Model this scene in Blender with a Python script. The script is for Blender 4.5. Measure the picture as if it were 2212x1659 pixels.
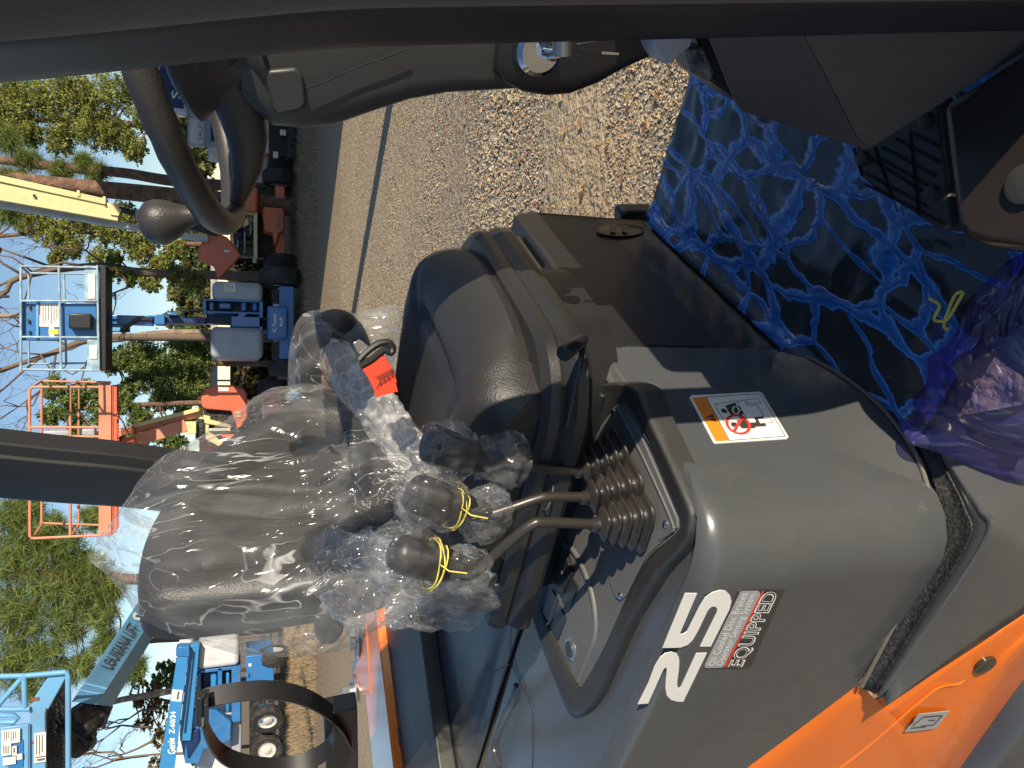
import bpy, bmesh, math, random
import numpy as np
from mathutils import Vector, Matrix, noise
R = math.radians
random.seed(7); rng = np.random.default_rng(7)
scn = bpy.context.scene
for o in list(bpy.data.objects): bpy.data.objects.remove(o)
COL = scn.collection

# ---------------------------------------------------------------- camera
FD = 1661.0; PITCH = R(19.9); PSI = R(34.0); H = 1.65
cp, sp = math.cos(PITCH), math.sin(PITCH); cy_, sy_ = math.cos(PSI), math.sin(PSI)
cam_d = bpy.data.cameras.new('camera'); cam = bpy.data.objects.new('camera', cam_d); COL.objects.link(cam)
cam_d.sensor_width = 36; cam_d.lens = 36 * FD / 2212; cam_d.clip_start = 0.02; cam_d.clip_end = 2000
cam.matrix_world = Matrix(((0, 1, 0, 0), (-sp, 0, -cp, 0), (-cp, 0, sp, H), (0, 0, 0, 1)))
scn.camera = cam

# ---------------------------------------------------------------- sky and sun
SUN_EL = R(21.5); sun_dir = Vector((0.60, -0.80, 0)).normalized() * math.cos(SUN_EL) + Vector((0, 0, math.sin(SUN_EL)))
w = bpy.data.worlds.new('World'); scn.world = w; w.use_nodes = True
nt = w.node_tree; nt.nodes.clear()
sky = nt.nodes.new('ShaderNodeTexSky'); sky.sky_type = 'NISHITA'; sky.sun_disc = False
sky.sun_elevation = SUN_EL; sky.sun_rotation = math.atan2(sun_dir.x, sun_dir.y)
sky.air_density = 1.0; sky.dust_density = 0.0; sky.ozone_density = 2.2
bg = nt.nodes.new('ShaderNodeBackground'); bg.inputs[1].default_value = 0.10
wo = nt.nodes.new('ShaderNodeOutputWorld'); nt.links.new(sky.outputs[0], bg.inputs[0]); nt.links.new(bg.outputs[0], wo.inputs[0])
sd = bpy.data.lights.new('sun', 'SUN'); sd.energy = 5.0; sd.angle = R(0.5); sd.color = (1.0, 0.87, 0.68)
so = bpy.data.objects.new('sun', sd); COL.objects.link(so); so.rotation_euler = sun_dir.to_track_quat('Z', 'Y').to_euler(); so.location = (20, -20, 20)
scn.view_settings.view_transform = 'Standard'; scn.view_settings.look = 'None'; scn.view_settings.exposure = 0.40; scn.view_settings.gamma = 1

# ---------------------------------------------------------------- placing helpers
def ray(x, y):
    cx = (829.5 - y) / FD; cy = (1106.0 - x) / FD
    return Vector((cx, cp + sp * cy, -sp + cp * cy))
def P(x, y, l=None, f=None, z=None, Y=None, t=None):
    d = ray(x, y)
    if l is not None: t = l / (d.x * sy_ + d.y * cy_)
    elif f is not None: t = f / (d.x * cy_ - d.y * sy_)
    elif z is not None: t = (z - H) / d.z
    elif Y is not None: t = Y / d.y
    return Vector((0, 0, H)) + d * t
def F(f, l, z): return Vector((f * cy_ + l * sy_, -f * sy_ + l * cy_, z))
def Fd(f, l, z): return Vector((f * cy_ + l * sy_, -f * sy_ + l * cy_, z))
def toF(v): return (v.x * cy_ - v.y * sy_, v.x * sy_ + v.y * cy_, v.z)

# ---------------------------------------------------------------- materials
def M(name, col, rough=0.5, metal=0.0, bump=0.0, bscale=200.0, var=0.0, vscale=8.0, coat=0.0, dirt=None, dirt_amt=0.3, dscale=6.0, spec=0.5, coords='Object'):
    m = bpy.data.materials.new(name); m.use_nodes = True; n = m.node_tree; b = n.nodes['Principled BSDF']
    b.inputs['Base Color'].default_value = (*col, 1); b.inputs['Roughness'].default_value = rough; b.inputs['Metallic'].default_value = metal
    b.inputs['Coat Weight'].default_value = coat; b.inputs['Specular IOR Level'].default_value = spec; b.inputs['Coat Roughness'].default_value = 0.12
    tc = n.nodes.new('ShaderNodeTexCoord')
    if bump:
        t = n.nodes.new('ShaderNodeTexNoise'); t.inputs['Scale'].default_value = bscale; t.inputs['Detail'].default_value = 3
        n.links.new(tc.outputs[coords], t.inputs['Vector'])
        bp = n.nodes.new('ShaderNodeBump'); bp.inputs['Strength'].default_value = bump; bp.inputs['Distance'].default_value = 0.6 / bscale
        n.links.new(t.outputs['Fac'], bp.inputs['Height']); n.links.new(bp.outputs[0], b.inputs['Normal'])
    last = None
    if var:
        t = n.nodes.new('ShaderNodeTexNoise'); t.inputs['Scale'].default_value = vscale; t.inputs['Detail'].default_value = 6
        n.links.new(tc.outputs[coords], t.inputs['Vector'])
        r = n.nodes.new('ShaderNodeValToRGB'); r.color_ramp.elements[0].position = .3; r.color_ramp.elements[1].position = .7
        r.color_ramp.elements[0].color = tuple(c * (1 - var) for c in col) + (1,); r.color_ramp.elements[1].color = tuple(min(1, c * (1 + var)) for c in col) + (1,)
        n.links.new(t.outputs['Fac'], r.inputs[0]); last = r.outputs[0]; n.links.new(last, b.inputs['Base Color'])
    if dirt:
        t = n.nodes.new('ShaderNodeTexNoise'); t.inputs['Scale'].default_value = dscale; t.inputs['Detail'].default_value = 9; t.inputs['Roughness'].default_value = .7
        n.links.new(tc.outputs[coords], t.inputs['Vector'])
        r = n.nodes.new('ShaderNodeValToRGB'); r.color_ramp.elements[0].position = .52; r.color_ramp.elements[1].position = .68
        r.color_ramp.elements[0].color = (0, 0, 0, 1); r.color_ramp.elements[1].color = (dirt_amt,) * 3 + (1,)
        n.links.new(t.outputs['Fac'], r.inputs[0])
        mx = n.nodes.new('ShaderNodeMixRGB'); n.links.new(r.outputs[0], mx.inputs[0])
        if last: n.links.new(last, mx.inputs[1])
        else: mx.inputs[1].default_value = (*col, 1)
        mx.inputs[2].default_value = (*dirt, 1); n.links.new(mx.outputs[0], b.inputs['Base Color'])
        mr = n.nodes.new('ShaderNodeMath'); mr.operation = 'MULTIPLY_ADD'; n.links.new(r.outputs[0], mr.inputs[0]); mr.inputs[1].default_value = .4; mr.inputs[2].default_value = rough
        n.links.new(mr.outputs[0], b.inputs['Roughness'])
    return m

def plastic_film(name, tint=(1, 1, 1), haze=0.10, gloss=0.22, scale=22.0, bump=0.9, hazecol=(.85, .85, .85), rough=.07, crease=.35):
    m = bpy.data.materials.new(name); m.use_nodes = True; n = m.node_tree; n.nodes.clear(); L = n.links
    out = n.nodes.new('ShaderNodeOutputMaterial'); tc = n.nodes.new('ShaderNodeTexCoord')
    mpp = n.nodes.new('ShaderNodeMapping'); mpp.inputs['Scale'].default_value = (1, 1, .24); mpp.inputs['Rotation'].default_value = (0, R(18), 0); L.new(tc.outputs['Object'], mpp.inputs[0])
    def ridged(sc, detail, dist):
        t = n.nodes.new('ShaderNodeTexNoise'); t.inputs['Scale'].default_value = sc; t.inputs['Detail'].default_value = detail; t.inputs['Distortion'].default_value = dist
        L.new(mpp.outputs[0], t.inputs['Vector'])
        a = n.nodes.new('ShaderNodeMath'); a.operation = 'SUBTRACT'; a.inputs[1].default_value = .5; L.new(t.outputs['Fac'], a.inputs[0])
        b = n.nodes.new('ShaderNodeMath'); b.operation = 'ABSOLUTE'; L.new(a.outputs[0], b.inputs[0]); return b
    a = ridged(scale, 2.5, 1.4); b = ridged(scale * .35, 2, .8)
    ad = n.nodes.new('ShaderNodeMath'); ad.operation = 'MULTIPLY_ADD'; L.new(b.outputs[0], ad.inputs[0]); ad.inputs[1].default_value = 2.2; L.new(a.outputs[0], ad.inputs[2])
    bp = n.nodes.new('ShaderNodeBump'); bp.inputs['Strength'].default_value = bump; bp.inputs['Distance'].default_value = .35 / scale; L.new(ad.outputs[0], bp.inputs['Height'])
    tr = n.nodes.new('ShaderNodeBsdfTransparent'); tr.inputs[0].default_value = (*tint, 1)
    gl = n.nodes.new('ShaderNodeBsdfGlossy'); gl.inputs['Roughness'].default_value = rough; gl.inputs[0].default_value = (1, 1, 1, 1); L.new(bp.outputs[0], gl.inputs['Normal'])
    df = n.nodes.new('ShaderNodeBsdfDiffuse'); df.inputs[0].default_value = (*hazecol, 1)
    tl = n.nodes.new('ShaderNodeBsdfTranslucent'); tl.inputs[0].default_value = (*hazecol, 1)
    m1 = n.nodes.new('ShaderNodeMixShader'); m1.inputs[0].default_value = .35; L.new(df.outputs[0], m1.inputs[1]); L.new(tl.outputs[0], m1.inputs[2])
    rp = n.nodes.new('ShaderNodeMapRange'); rp.inputs[1].default_value = .0; rp.inputs[2].default_value = .06; rp.inputs[3].default_value = min(1, haze * 2.6); rp.inputs[4].default_value = haze
    L.new(b.outputs[0], rp.inputs[0])
    cr = n.nodes.new('ShaderNodeMapRange'); cr.inputs[1].default_value = .0; cr.inputs[2].default_value = .016; cr.inputs[3].default_value = crease; cr.inputs[4].default_value = 0; L.new(a.outputs[0], cr.inputs[0])
    gm = n.nodes.new('ShaderNodeTexNoise'); gm.inputs['Scale'].default_value = 7; gm.inputs['Detail'].default_value = 2; L.new(tc.outputs['Object'], gm.inputs['Vector'])
    gr_ = n.nodes.new('ShaderNodeMapRange'); gr_.inputs[1].default_value = .42; gr_.inputs[2].default_value = .62; L.new(gm.outputs['Fac'], gr_.inputs[0])
    cm_ = n.nodes.new('ShaderNodeMath'); cm_.operation = 'MULTIPLY'; L.new(cr.outputs[0], cm_.inputs[0]); L.new(gr_.outputs[0], cm_.inputs[1])
    mxx = n.nodes.new('ShaderNodeMath'); mxx.operation = 'ADD'; mxx.use_clamp = True; L.new(rp.outputs[0], mxx.inputs[0]); L.new(cm_.outputs[0], mxx.inputs[1]); rp = mxx
    m2 = n.nodes.new('ShaderNodeMixShader'); L.new(rp.outputs[0], m2.inputs[0]); L.new(tr.outputs[0], m2.inputs[1]); L.new(m1.outputs[0], m2.inputs[2])
    fr = n.nodes.new('ShaderNodeLayerWeight'); fr.inputs[0].default_value = .22; L.new(bp.outputs[0], fr.inputs['Normal'])
    fm = n.nodes.new('ShaderNodeMath'); fm.operation = 'MULTIPLY_ADD'; fm.use_clamp = True; L.new(fr.outputs['Fresnel'], fm.inputs[0]); fm.inputs[1].default_value = .34; fm.inputs[2].default_value = gloss * .35
    m3 = n.nodes.new('ShaderNodeMixShader'); L.new(fm.outputs[0], m3.inputs[0]); L.new(m2.outputs[0], m3.inputs[1]); L.new(gl.outputs[0], m3.inputs[2])
    L.new(m3.outputs[0], out.inputs[0]); return m

# ---------------------------------------------------------------- objects
def tag(o, label=None, cat=None, group=None, kind=None):
    if label: o['label'] = label
    if cat: o['category'] = cat
    if group: o['group'] = group
    if kind: o['kind'] = kind
    return o
def thing(name, label, cat, loc=(0, 0, 0), group=None):
    o = bpy.data.objects.new(name, None); COL.objects.link(o); o.location = loc; o.empty_display_size = .1
    return tag(o, label, cat, group)
def wloc(o):
    v = Vector(o.location)
    return v if o.parent is None else v + PAR[o.name]
PAR = {}
def mk(name, verts, faces, mat, parent=None, smooth=True, bevel=0, seg=3, sub=0, solid=0, uv=False, auto=40):
    me = bpy.data.meshes.new(name); o = bpy.data.objects.new(name, me); COL.objects.link(o)
    verts = [Vector(v) for v in verts]
    if parent is not None:
        o.parent = parent
        PAR[o.name] = (PAR.get(parent.name) or Vector((0, 0, 0))) + Vector(parent.location)
        off = PAR[o.name]; verts = [v - off for v in verts]
    else:
        c = Vector((0, 0, 0))
        for v in verts: c += v
        c /= max(1, len(verts)); c.z = min(v.z for v in verts)
        o.location = c; verts = [v - c for v in verts]
    me.from_pydata(verts, [], faces); me.validate()
    if bevel or solid or auto:
        bm = bmesh.new(); bm.from_mesh(me); bmesh.ops.remove_doubles(bm, verts=bm.verts, dist=1e-6); bmesh.ops.recalc_face_normals(bm, faces=bm.faces); bm.to_mesh(me); bm.free()
    mats = mat if isinstance(mat, (list, tuple)) else [mat]
    for m_ in mats: me.materials.append(m_)
    if solid:
        md = o.modifiers.new('s', 'SOLIDIFY'); md.thickness = solid; md.offset = 0
    if bevel:
        md = o.modifiers.new('b', 'BEVEL'); md.width = bevel; md.segments = seg; md.limit_method = 'ANGLE'; md.angle_limit = R(30); md.harden_normals = False
    if sub:
        md = o.modifiers.new('u', 'SUBSURF'); md.levels = sub; md.render_levels = sub
    if smooth:
        for p in me.polygons: p.use_smooth = True
        if not sub and auto:
            me.set_sharp_from_angle(angle=R(auto))
    return o
def slab(name, pts, off, mat, parent=None, bevel=0, seg=3, smooth=True, sub=0):
    pts = [Vector(p) for p in pts]; off = Vector(off); n = len(pts)
    v = pts + [p + off for p in pts]
    fc = [list(range(n)), list(range(2 * n - 1, n - 1, -1))] + [[i, (i + 1) % n, n + (i + 1) % n, n + i] for i in range(n)]
    return mk(name, v, fc, mat, parent, smooth=smooth, bevel=bevel, seg=seg, sub=sub)
def catmull(pts, k=6, closed=False):
    pts = [Vector(p) for p in pts]; n = len(pts); out = []
    rngk = n if closed else n - 1
    for i in range(rngk):
        if closed: a, b, c, d = pts[(i - 1) % n], pts[i], pts[(i + 1) % n], pts[(i + 2) % n]
        else: a, b, c, d = pts[max(i - 1, 0)], pts[i], pts[i + 1], pts[min(i + 2, n - 1)]
        for j in range(k):
            t = j / k; out.append(0.5 * ((2 * b) + (c - a) * t + (2 * a - 5 * b + 4 * c - d) * t * t + (3 * b - a - 3 * c + d) * t ** 3))
    if not closed: out.append(pts[-1])
    return out
def surf(name, grid, mat, parent=None, k=5, solid=0.004, fn=None, smooth=True):
    rows = [catmull(r, k) for r in grid]
    cols = list(zip(*rows)); cols = [catmull(list(c), k) for c in cols]; g = list(zip(*cols))
    h, w_ = len(g), len(g[0]); v = [p for r in g for p in r]
    if fn: v = [fn(p, i % w_ / (w_ - 1), i // w_ / (h - 1)) for i, p in enumerate(v)]
    fc = [[i * w_ + j, i * w_ + j + 1, (i + 1) * w_ + j + 1, (i + 1) * w_ + j] for i in range(h - 1) for j in range(w_ - 1)]
    return mk(name, v, fc, mat, parent, smooth=smooth, solid=solid)
def tube_geo(pts, r, ns=10, cap=True, flat=None):
    pts = [Vector(p) for p in pts]; n = len(pts); rr = r if isinstance(r, (list, tuple)) else [r] * n
    v, fc = [], []; up = None
    for i, p in enumerate(pts):
        d = (pts[min(i + 1, n - 1)] - pts[max(i - 1, 0)]).normalized()
        if up is None: up = d.orthogonal().normalized() if flat is None else (Vector(flat) - d * d.dot(Vector(flat))).normalized()
        up = (up - d * d.dot(up)).normalized(); s = d.cross(up)
        for j in range(ns):
            a = 2 * math.pi * j / ns; v.append(p + (up * math.cos(a) + s * math.sin(a)) * rr[i])
    for i in range(n - 1):
        for j in range(ns): fc.append([i * ns + j, i * ns + (j + 1) % ns, (i + 1) * ns + (j + 1) % ns, (i + 1) * ns + j])
    if cap: fc.append(list(range(ns - 1, -1, -1))); fc.append([(n - 1) * ns + j for j in range(ns)])
    return v, fc
class MB:
    def __init__(s): s.v = []; s.f = []
    def add(s, v, f):
        o = len(s.v); s.v += [Vector(q) for q in v]; s.f += [[i + o for i in q] for q in f]; return s
    def tube(s, pts, r, ns=8): return s.add(*tube_geo(pts, r, ns))
    def box(s, c, size, ax=None):
        c = Vector(c); ax = ax or (Vector((1, 0, 0)), Vector((0, 1, 0)), Vector((0, 0, 1)))
        v = [c + ax[0] * (size[0] / 2 * i) + ax[1] * (size[1] / 2 * j) + ax[2] * (size[2] / 2 * k) for i in (-1, 1) for j in (-1, 1) for k in (-1, 1)]
        return s.add(v, [[0, 1, 3, 2], [4, 6, 7, 5], [0, 4, 5, 1], [2, 3, 7, 6], [0, 2, 6, 4], [1, 5, 7, 3]])
    def prism(s, pts, off):
        pts = [Vector(p) for p in pts]; off = Vector(off); n = len(pts)
        return s.add(pts + [p + off for p in pts], [list(range(n)), list(range(2 * n - 1, n - 1, -1))] + [[i, (i + 1) % n, n + (i + 1) % n, n + i] for i in range(n)])
    def bar(s, a, b, w_, h_, up=(0, 0, 1)):
        a = Vector(a); b = Vector(b); d = (b - a); L = d.length; d.normalize(); u = Vector(up); u = (u - d * d.dot(u)).normalized(); q = d.cross(u)
        return s.box((a + b) / 2, (L, w_, h_), (d, q, u))
    def px(s, x0, x1, y0, y1, Y, dep):       # box: near face spans photo rows x0..x1 (height) and y0..y1 (width) at distance Y
        xm, ym = (x0 + x1) / 2, (y0 + y1) / 2
        zt, zb = P(x0, ym, Y=Y).z, P(x1, ym, Y=Y).z; xr, xl = P(xm, y0, Y=Y).x, P(xm, y1, Y=Y).x
        return s.box(((xr + xl) / 2, Y + dep / 2, (zt + zb) / 2), (abs(xr - xl), dep, abs(zt - zb)))
    def build(s, name, mat, parent=None, **k): return mk(name, s.v, s.f, mat, parent, **k)
def loft(name, secs, mat, parent=None, cap=True, sub=0, closed=True, **k):
    n = len(secs[0]); v = [Vector(p) for s in secs for p in s]; fc = []
    for i in range(len(secs) - 1):
        for j in range(n if closed else n - 1): fc.append([i * n + j, i * n + (j + 1) % n, (i + 1) * n + (j + 1) % n, (i + 1) * n + j])
    if cap: fc.append(list(range(n - 1, -1, -1))); fc.append([(len(secs) - 1) * n + j for j in range(n)])
    return mk(name, v, fc, mat, parent, sub=sub, **k)
def rrect(w_, h_, r, n=5):
    out = []
    for cx, cy, a0 in ((w_ / 2 - r, h_ / 2 - r, 0), (-w_ / 2 + r, h_ / 2 - r, 90), (-w_ / 2 + r, -h_ / 2 + r, 180), (w_ / 2 - r, -h_ / 2 + r, 270)):
        for i in range(n + 1):
            a = R(a0 + 90 * i / n); out.append((cx + r * math.cos(a), cy + r * math.sin(a)))
    return out
def text(name, s, o, xd, yd, size, mat, parent, width=None, shear=0, ext=0.0006, bold=0.0, font_off=0.0):
    cu = bpy.data.curves.new(name, 'FONT'); cu.body = s; cu.size = 1; cu.extrude = 0; cu.offset = bold; cu.shear = shear; cu.align_x = 'LEFT'; cu.resolution_u = 4
    t = bpy.data.objects.new(name, cu); COL.objects.link(t); bpy.context.view_layer.update()
    me = bpy.data.meshes.new_from_object(t.evaluated_get(bpy.context.evaluated_depsgraph_get()))
    bpy.data.objects.remove(t); xs = [v.co.x for v in me.vertices]; ys = [v.co.y for v in me.vertices]
    x0, x1, y0, y1 = min(xs), max(xs), min(ys), max(ys)
    sx = (width / (x1 - x0)) if width else size; sy = size if not width else size / max(.001, (y1 - y0))
    if not width: sx = sy = size
    o = Vector(o); xd = Vector(xd).normalized(); yd = Vector(yd); yd = (yd - xd * xd.dot(yd)).normalized() if not shear else yd.normalized()
    v = [o + xd * ((q.co.x - x0) * sx) + yd * ((q.co.y - y0) * sy) for q in me.vertices]; fc = [list(p.vertices) for p in me.polygons]
    return mk(name, v, fc, mat, parent, smooth=False, auto=0)

# ================================================================ MATERIALS
m_grey = M('grey painted panel', (.073, .077, .080), .27, bump=.03, bscale=300, var=.05, vscale=5, dirt=(.22, .21, .19), dirt_amt=.06, dscale=14, coat=.25)
m_hood = M('glossy dark grey hood', (.050, .051, .052), .32, bump=.02, bscale=8, var=.06, vscale=4, dirt=(.20, .19, .17), dirt_amt=.08, dscale=10, coat=.15)
m_pillar = M('pillar paint', (.020, .020, .022), .42, spec=.3, bump=.15, bscale=420, var=.05)
m_soft = M('textured black plastic', (.032, .032, .031), .46, bump=.7, bscale=620, var=.12, vscale=30, dirt=(.14, .13, .11), dirt_amt=.12, dscale=16)
m_plate = M('matt grey plate', (.125, .125, .122), .5, bump=.25, bscale=900, var=.08, vscale=14, dirt=(.2, .19, .17), dirt_amt=.2, dscale=12)
m_leather = M('black vinyl', (.028, .027, .026), .42, bump=.5, bscale=320, var=.08, vscale=20)
m_wheel = M('dark grey steering foam', (.040, .037, .034), .42, bump=.35, bscale=380, var=.08, vscale=20)
m_column = M('column plastic', (.036, .036, .036), .42, bump=.25, bscale=500, var=.06)
m_black = M('black plastic', (.016, .016, .017), .38, bump=.1, bscale=500)
m_pan = M('seat pan plastic', (.022, .022, .022), .33, bump=.5, bscale=700, var=.1)
m_rubber = M('dusty rubber boot', (.024, .021, .019), .40, bump=.2, bscale=250, dirt=(.11, .08, .055), dirt_amt=.3, dscale=40)
m_rod = M('lever steel', (.075, .068, .060), .34, .6, bump=.08, bscale=200)
m_chrome = M('chrome', (.75, .75, .76), .08, 1)
m_orange = M('orange paint', (.78, .165, .013), .22, bump=.02, bscale=20, var=.05, coat=.6)
m_brown = M('dark bronze plastic', (.034, .027, .020), .22, bump=.04, bscale=200, var=.15)
m_dash = M('dash plastic', (.080, .068, .062), .5, bump=.55, bscale=420, var=.06)
m_red = M('red seat belt webbing', (.75, .05, .015), .5, bump=.5, bscale=900)
m_white = M('white decal', (.85, .83, .78), .35)
m_decalor = M('orange decal', (.85, .25, .02), .35)
m_decalblk = M('dark decal print', (.05, .045, .035), .4)
m_decalred = M('red decal', (.75, .05, .03), .35)
m_decalgry = M('silver decal', (.35, .36, .37), .35)
m_decaldk = M('dark decal', (.045, .04, .038), .35)
m_yellow = M('yellow rubber', (.75, .62, .12), .5)
m_steel = M('galvanised steel', (.45, .46, .47), .3, .9)

# ================================================================ FORKLIFT
FLb = F(-.8, 1.09, 0)
FK = thing('forklift', 'orange and dark grey forklift with open operator compartment seen from its right side', 'forklift', FLb)
LS = .55      # lateral plane of the side panel

# ---- near side cover: lofted, rounded at its front
def side_sec(f, inset, zb, zt, zi):
    l0, l1 = LS + inset, 1.015 - inset * .12; r = .030; pts = []
    zt -= inset * .22; zi -= inset * .22
    pts.append(F(f, l0, zb)); pts.append(F(f, l0, zb + (zt - zb) * .33)); pts.append(F(f, l0, zb + (zt - zb) * .66)); pts.append(F(f, l0, zt - r))
    for a in (22, 45, 68): pts.append(F(f, l0 + r * (1 - math.cos(R(a))), zt - r + r * math.sin(R(a))))
    pts.append(F(f, l0 + r, zt)); pts.append(F(f, l0 + r + .022, (zt*.25 + zi*.75))); pts.append(F(f, (l0 + l1) / 2+.03, zi)); pts.append(F(f, l1 - .05, zi))
    for a in (30, 60): pts.append(F(f, l1 - .05 + .05 * math.sin(R(a)), zi - .05 + .05 * math.cos(R(a))))
    pts.append(F(f, l1, zi - .05)); pts.append(F(f, l1, zb))
    return pts
secs = []; rc = .095
for a in (90, 70, 50, 30, 12, 0):
    s_ = math.sin(R(a)); f = -.60 - rc * (1 - s_); ins = rc * (1 - math.sqrt(max(0, 1 - s_ * s_)))
    secs.append(side_sec(f, ins, .683, 1.092, 1.088 if f > -.632 else 1.066))
for f, zb, zt, zi in ((-.70, .683, 1.092, 1.066), (-.8, .683, 1.093, 1.066), (-.97, .683, 1.096, 1.066), (-1.06, .742, 1.099, 1.066), (-1.16, .81, 1.102, 1.068), (-1.35, .93, 1.11, 1.075), (-1.6, .98, 1.13, 1.075), (-2.1, 1.0, 1.14, 1.08)):
    secs.append(side_sec(f, 0, zb, zt, zi))
loft('side_cover', secs, m_grey, FK, auto=35)

tb = [P(x, y, z=.684) for x, y in [(1700, 752), (1800, 800), (1890, 866), (1945, 930), (1982, 990), (2008, 1070), (2019, 1150), (2020, 1185)]]
tt_ = [F(-.604, 1.012, .86), F(-.604, .91, .86), F(-.604, .80, .86), F(-.605, .71, .86), F(-.613, .635, .86), F(-.634, .583, .86), F(-.67, .5575, .86), F(-.71, .554, .86)]
tm_ = [b.lerp(a, .45) + Fd(-.012 * (i < 5), 0, 0) for i, (a, b) in enumerate(zip(tt_, tb))]
surf('cover_toe', [tt_, [a.lerp(b, .3) for a, b in zip(tt_, tm_)], tm_, tb], m_grey, FK, k=5, solid=.003)
# ---- hood front plate and hood top under the seat
hood = loft('hood', [[F(f, 1.005, .684), F(f, 1.62, .684), F(f, 1.62, 1.02), F(f, 1.60, 1.045), F(f, 1.005, 1.045)] for f in (-.605, -.62, -1.0, -1.5, -1.95)], m_black, FK, bevel=.018, auto=30)
hp = slab('front_plate', [F(-.601, 1.0, .686), F(-.601, 1.615, .686), F(-.601, 1.615, 1.0), F(-.612, 1.60, 1.035), F(-.612, 1.0, 1.035)], Fd(-.01, 0, 0), m_brown, FK, bevel=.004)
slab('hood_recess', [P(1150, 590, z=1.049), P(1180, 572, z=1.049), P(1205, 622, z=1.049), P(1180, 630, z=1.049)], (0, 0, -.002), m_black, FK)
# textured rubber mat on top of the hood
mt = [(1040, 470), (1090, 540), (1215, 610), (1330, 765), (1260, 880), (1130, 900), (960, 700)]
slab('hood_mat', [F(-.625, 1.52, 1.047), F(-.625, 1.10, 1.047), F(-.645, 1.0, 1.047), F(-1.15, 1.0, 1.047), F(-1.15, 1.52, 1.047)], (0, 0, .012), m_soft, FK, bevel=.006)
# latch plate on far front edge of the hood
lt = MB()
for k in range(2):
    lt.bar(P(1325 + 25 * k, 488, f=-.597), P(1325 + 25 * k, 503, f=-.597), .003, .012)
lt.build('latch', m_brown, FK)
loft('end_cap', [[P(1296 + 45 + math.cos(R(a)) * 52 * s, 497 - abs(math.sin(R(a))) * 0 + math.sin(R(a)) * 13 * s, f=-.6005 + .0015 * k) for a in range(0, 360, 20)] for s, k in ((1, 0), (1, 1))], m_brown, FK)
slab('side_bracket', [P(x, y, l=1.64) for x, y in [(1342, 462), (1352, 455), (1420, 455), (1420, 500), (1342, 500)]], Fd(0, .05, 0), m_black, FK, bevel=.01)

# ---- floor, sill trim and step frame
AX = (Vector((cy_, -sy_, 0)), Vector((sy_, cy_, 0)), Vector((0, 0, 1)))
MB().box(F(.0, 1.14, .660), (1.24, .94, .03), AX).build('floor_plate', m_black, FK, bevel=.004)
MB().box(F(.11, .61, .652), (1.02, .13, .03), AX).build('floor_step', m_black, FK, bevel=.004)
# sill trim: a strip of sill with a ridge, dropping down the side
inner = [(2030, 930), (2028, 1010), (2032, 1100), (2034, 1183), (1960, 1315), (1866, 1492)]
ridge = [(2212, 1120), (2120, 1075), (2128, 1106), (2141, 1156), (2020, 1335), (1905, 1508)]
zI = .676
ri = []
def seg_pts(px, **k): return [P(x, y, **k) for x, y in px]
side_i = seg_pts([(1960, 925), (1982, 965), (2003, 1020), (2018, 1085), (2022, 1180), (1950, 1318), (1862, 1484)], z=.672)
side_r = seg_pts([(2005, 910), (2045, 975), (2088, 1045), (2126, 1106), (2138, 1160), (2020, 1338), (1905, 1506)], z=.668)
side_o = []
for q, (x, y) in zip(side_r, [(2300, 860), (2320, 940), (2330, 1050), (2330, 1180), (2262, 1285), (2065, 1418), (1914, 1524)]): side_o.append(P(x, y, l=toF(q)[1] - .012))
surf('sill_trim', [side_i, [a.lerp(b, .45) - Vector((0, 0, .006)) for a, b in zip(side_i, side_r)], [a.lerp(b, .9) + Vector((0, 0, .002)) for a, b in zip(side_i, side_r)], [b - Vector((0, 0, .004)) + (o_ - b) * .06 for b, o_ in zip(side_r, side_o)], side_o], m_grey, FK, k=5, solid=.004)
grit = [a.lerp(b, .14) + Vector((0, 0, .004)) for a, b in zip(side_i, side_r)], [a.lerp(b, .42) + Vector((0, 0, -.001)) for a, b in zip(side_i, side_r)], [a.lerp(b, .66) + Vector((0, 0, .002)) for a, b in zip(side_i, side_r)]
m_grit = M('anti-slip grit', (.022, .022, .022), .55, bump=.8, bscale=260, var=.6, vscale=220, dirt=(.18, .17, .14), dirt_amt=.45, dscale=190)
surf('anti_slip_strip', [list(g) for g in grit], m_grit, FK, k=5, solid=.003)
edge = catmull([P(x, y, z=.688) for x, y in [(1700, 752), (1800, 800), (1890, 866), (1945, 930), (1982, 990), (2008, 1070), (2020, 1183), (1950, 1315), (1862, 1482)]], 6)
v_, f_ = tube_geo(edge, .0035, 8); mk('edge_seal', v_, f_, M('rubber seal', (.14, .125, .10), .45, bump=.3, bscale=80), FK)
# orange frame rail
up_ = [(1380, 1860), (1500, 1765), (1640, 1659), (1750, 1575), (1856, 1489), (1898, 1535), (2050, 1430), (2212, 1319), (2330, 1240)]
mid = [(1470, 1900), (1600, 1800), (1760, 1700), (1870, 1610), (1960, 1590), (2000, 1560), (2100, 1450), (2212, 1345), (2330, 1262)]
lo_ = [(1700, 1960), (1800, 1860), (1900, 1770), (1960, 1715), (2018, 1659), (2060, 1610), (2130, 1513), (2212, 1399), (2330, 1330)]
lo2 = [(x + 60, y + 50) for x, y in lo_]
surf('frame_rail', [[P(x - 22, y - 16, l=.562) for x, y in up_], seg_pts(up_, l=.5545), [P(x * .88 + a * .12, y * .88 + b * .12, l=.551) for (x, y), (a, b) in zip(up_, lo_)], [P(x * .45 + a * .55, y * .45 + b * .55, l=.545) for (x, y), (a, b) in zip(up_, lo_)], seg_pts(lo_, l=.54), seg_pts(lo2, l=.57)], m_orange, FK, k=4, solid=.006)
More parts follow.
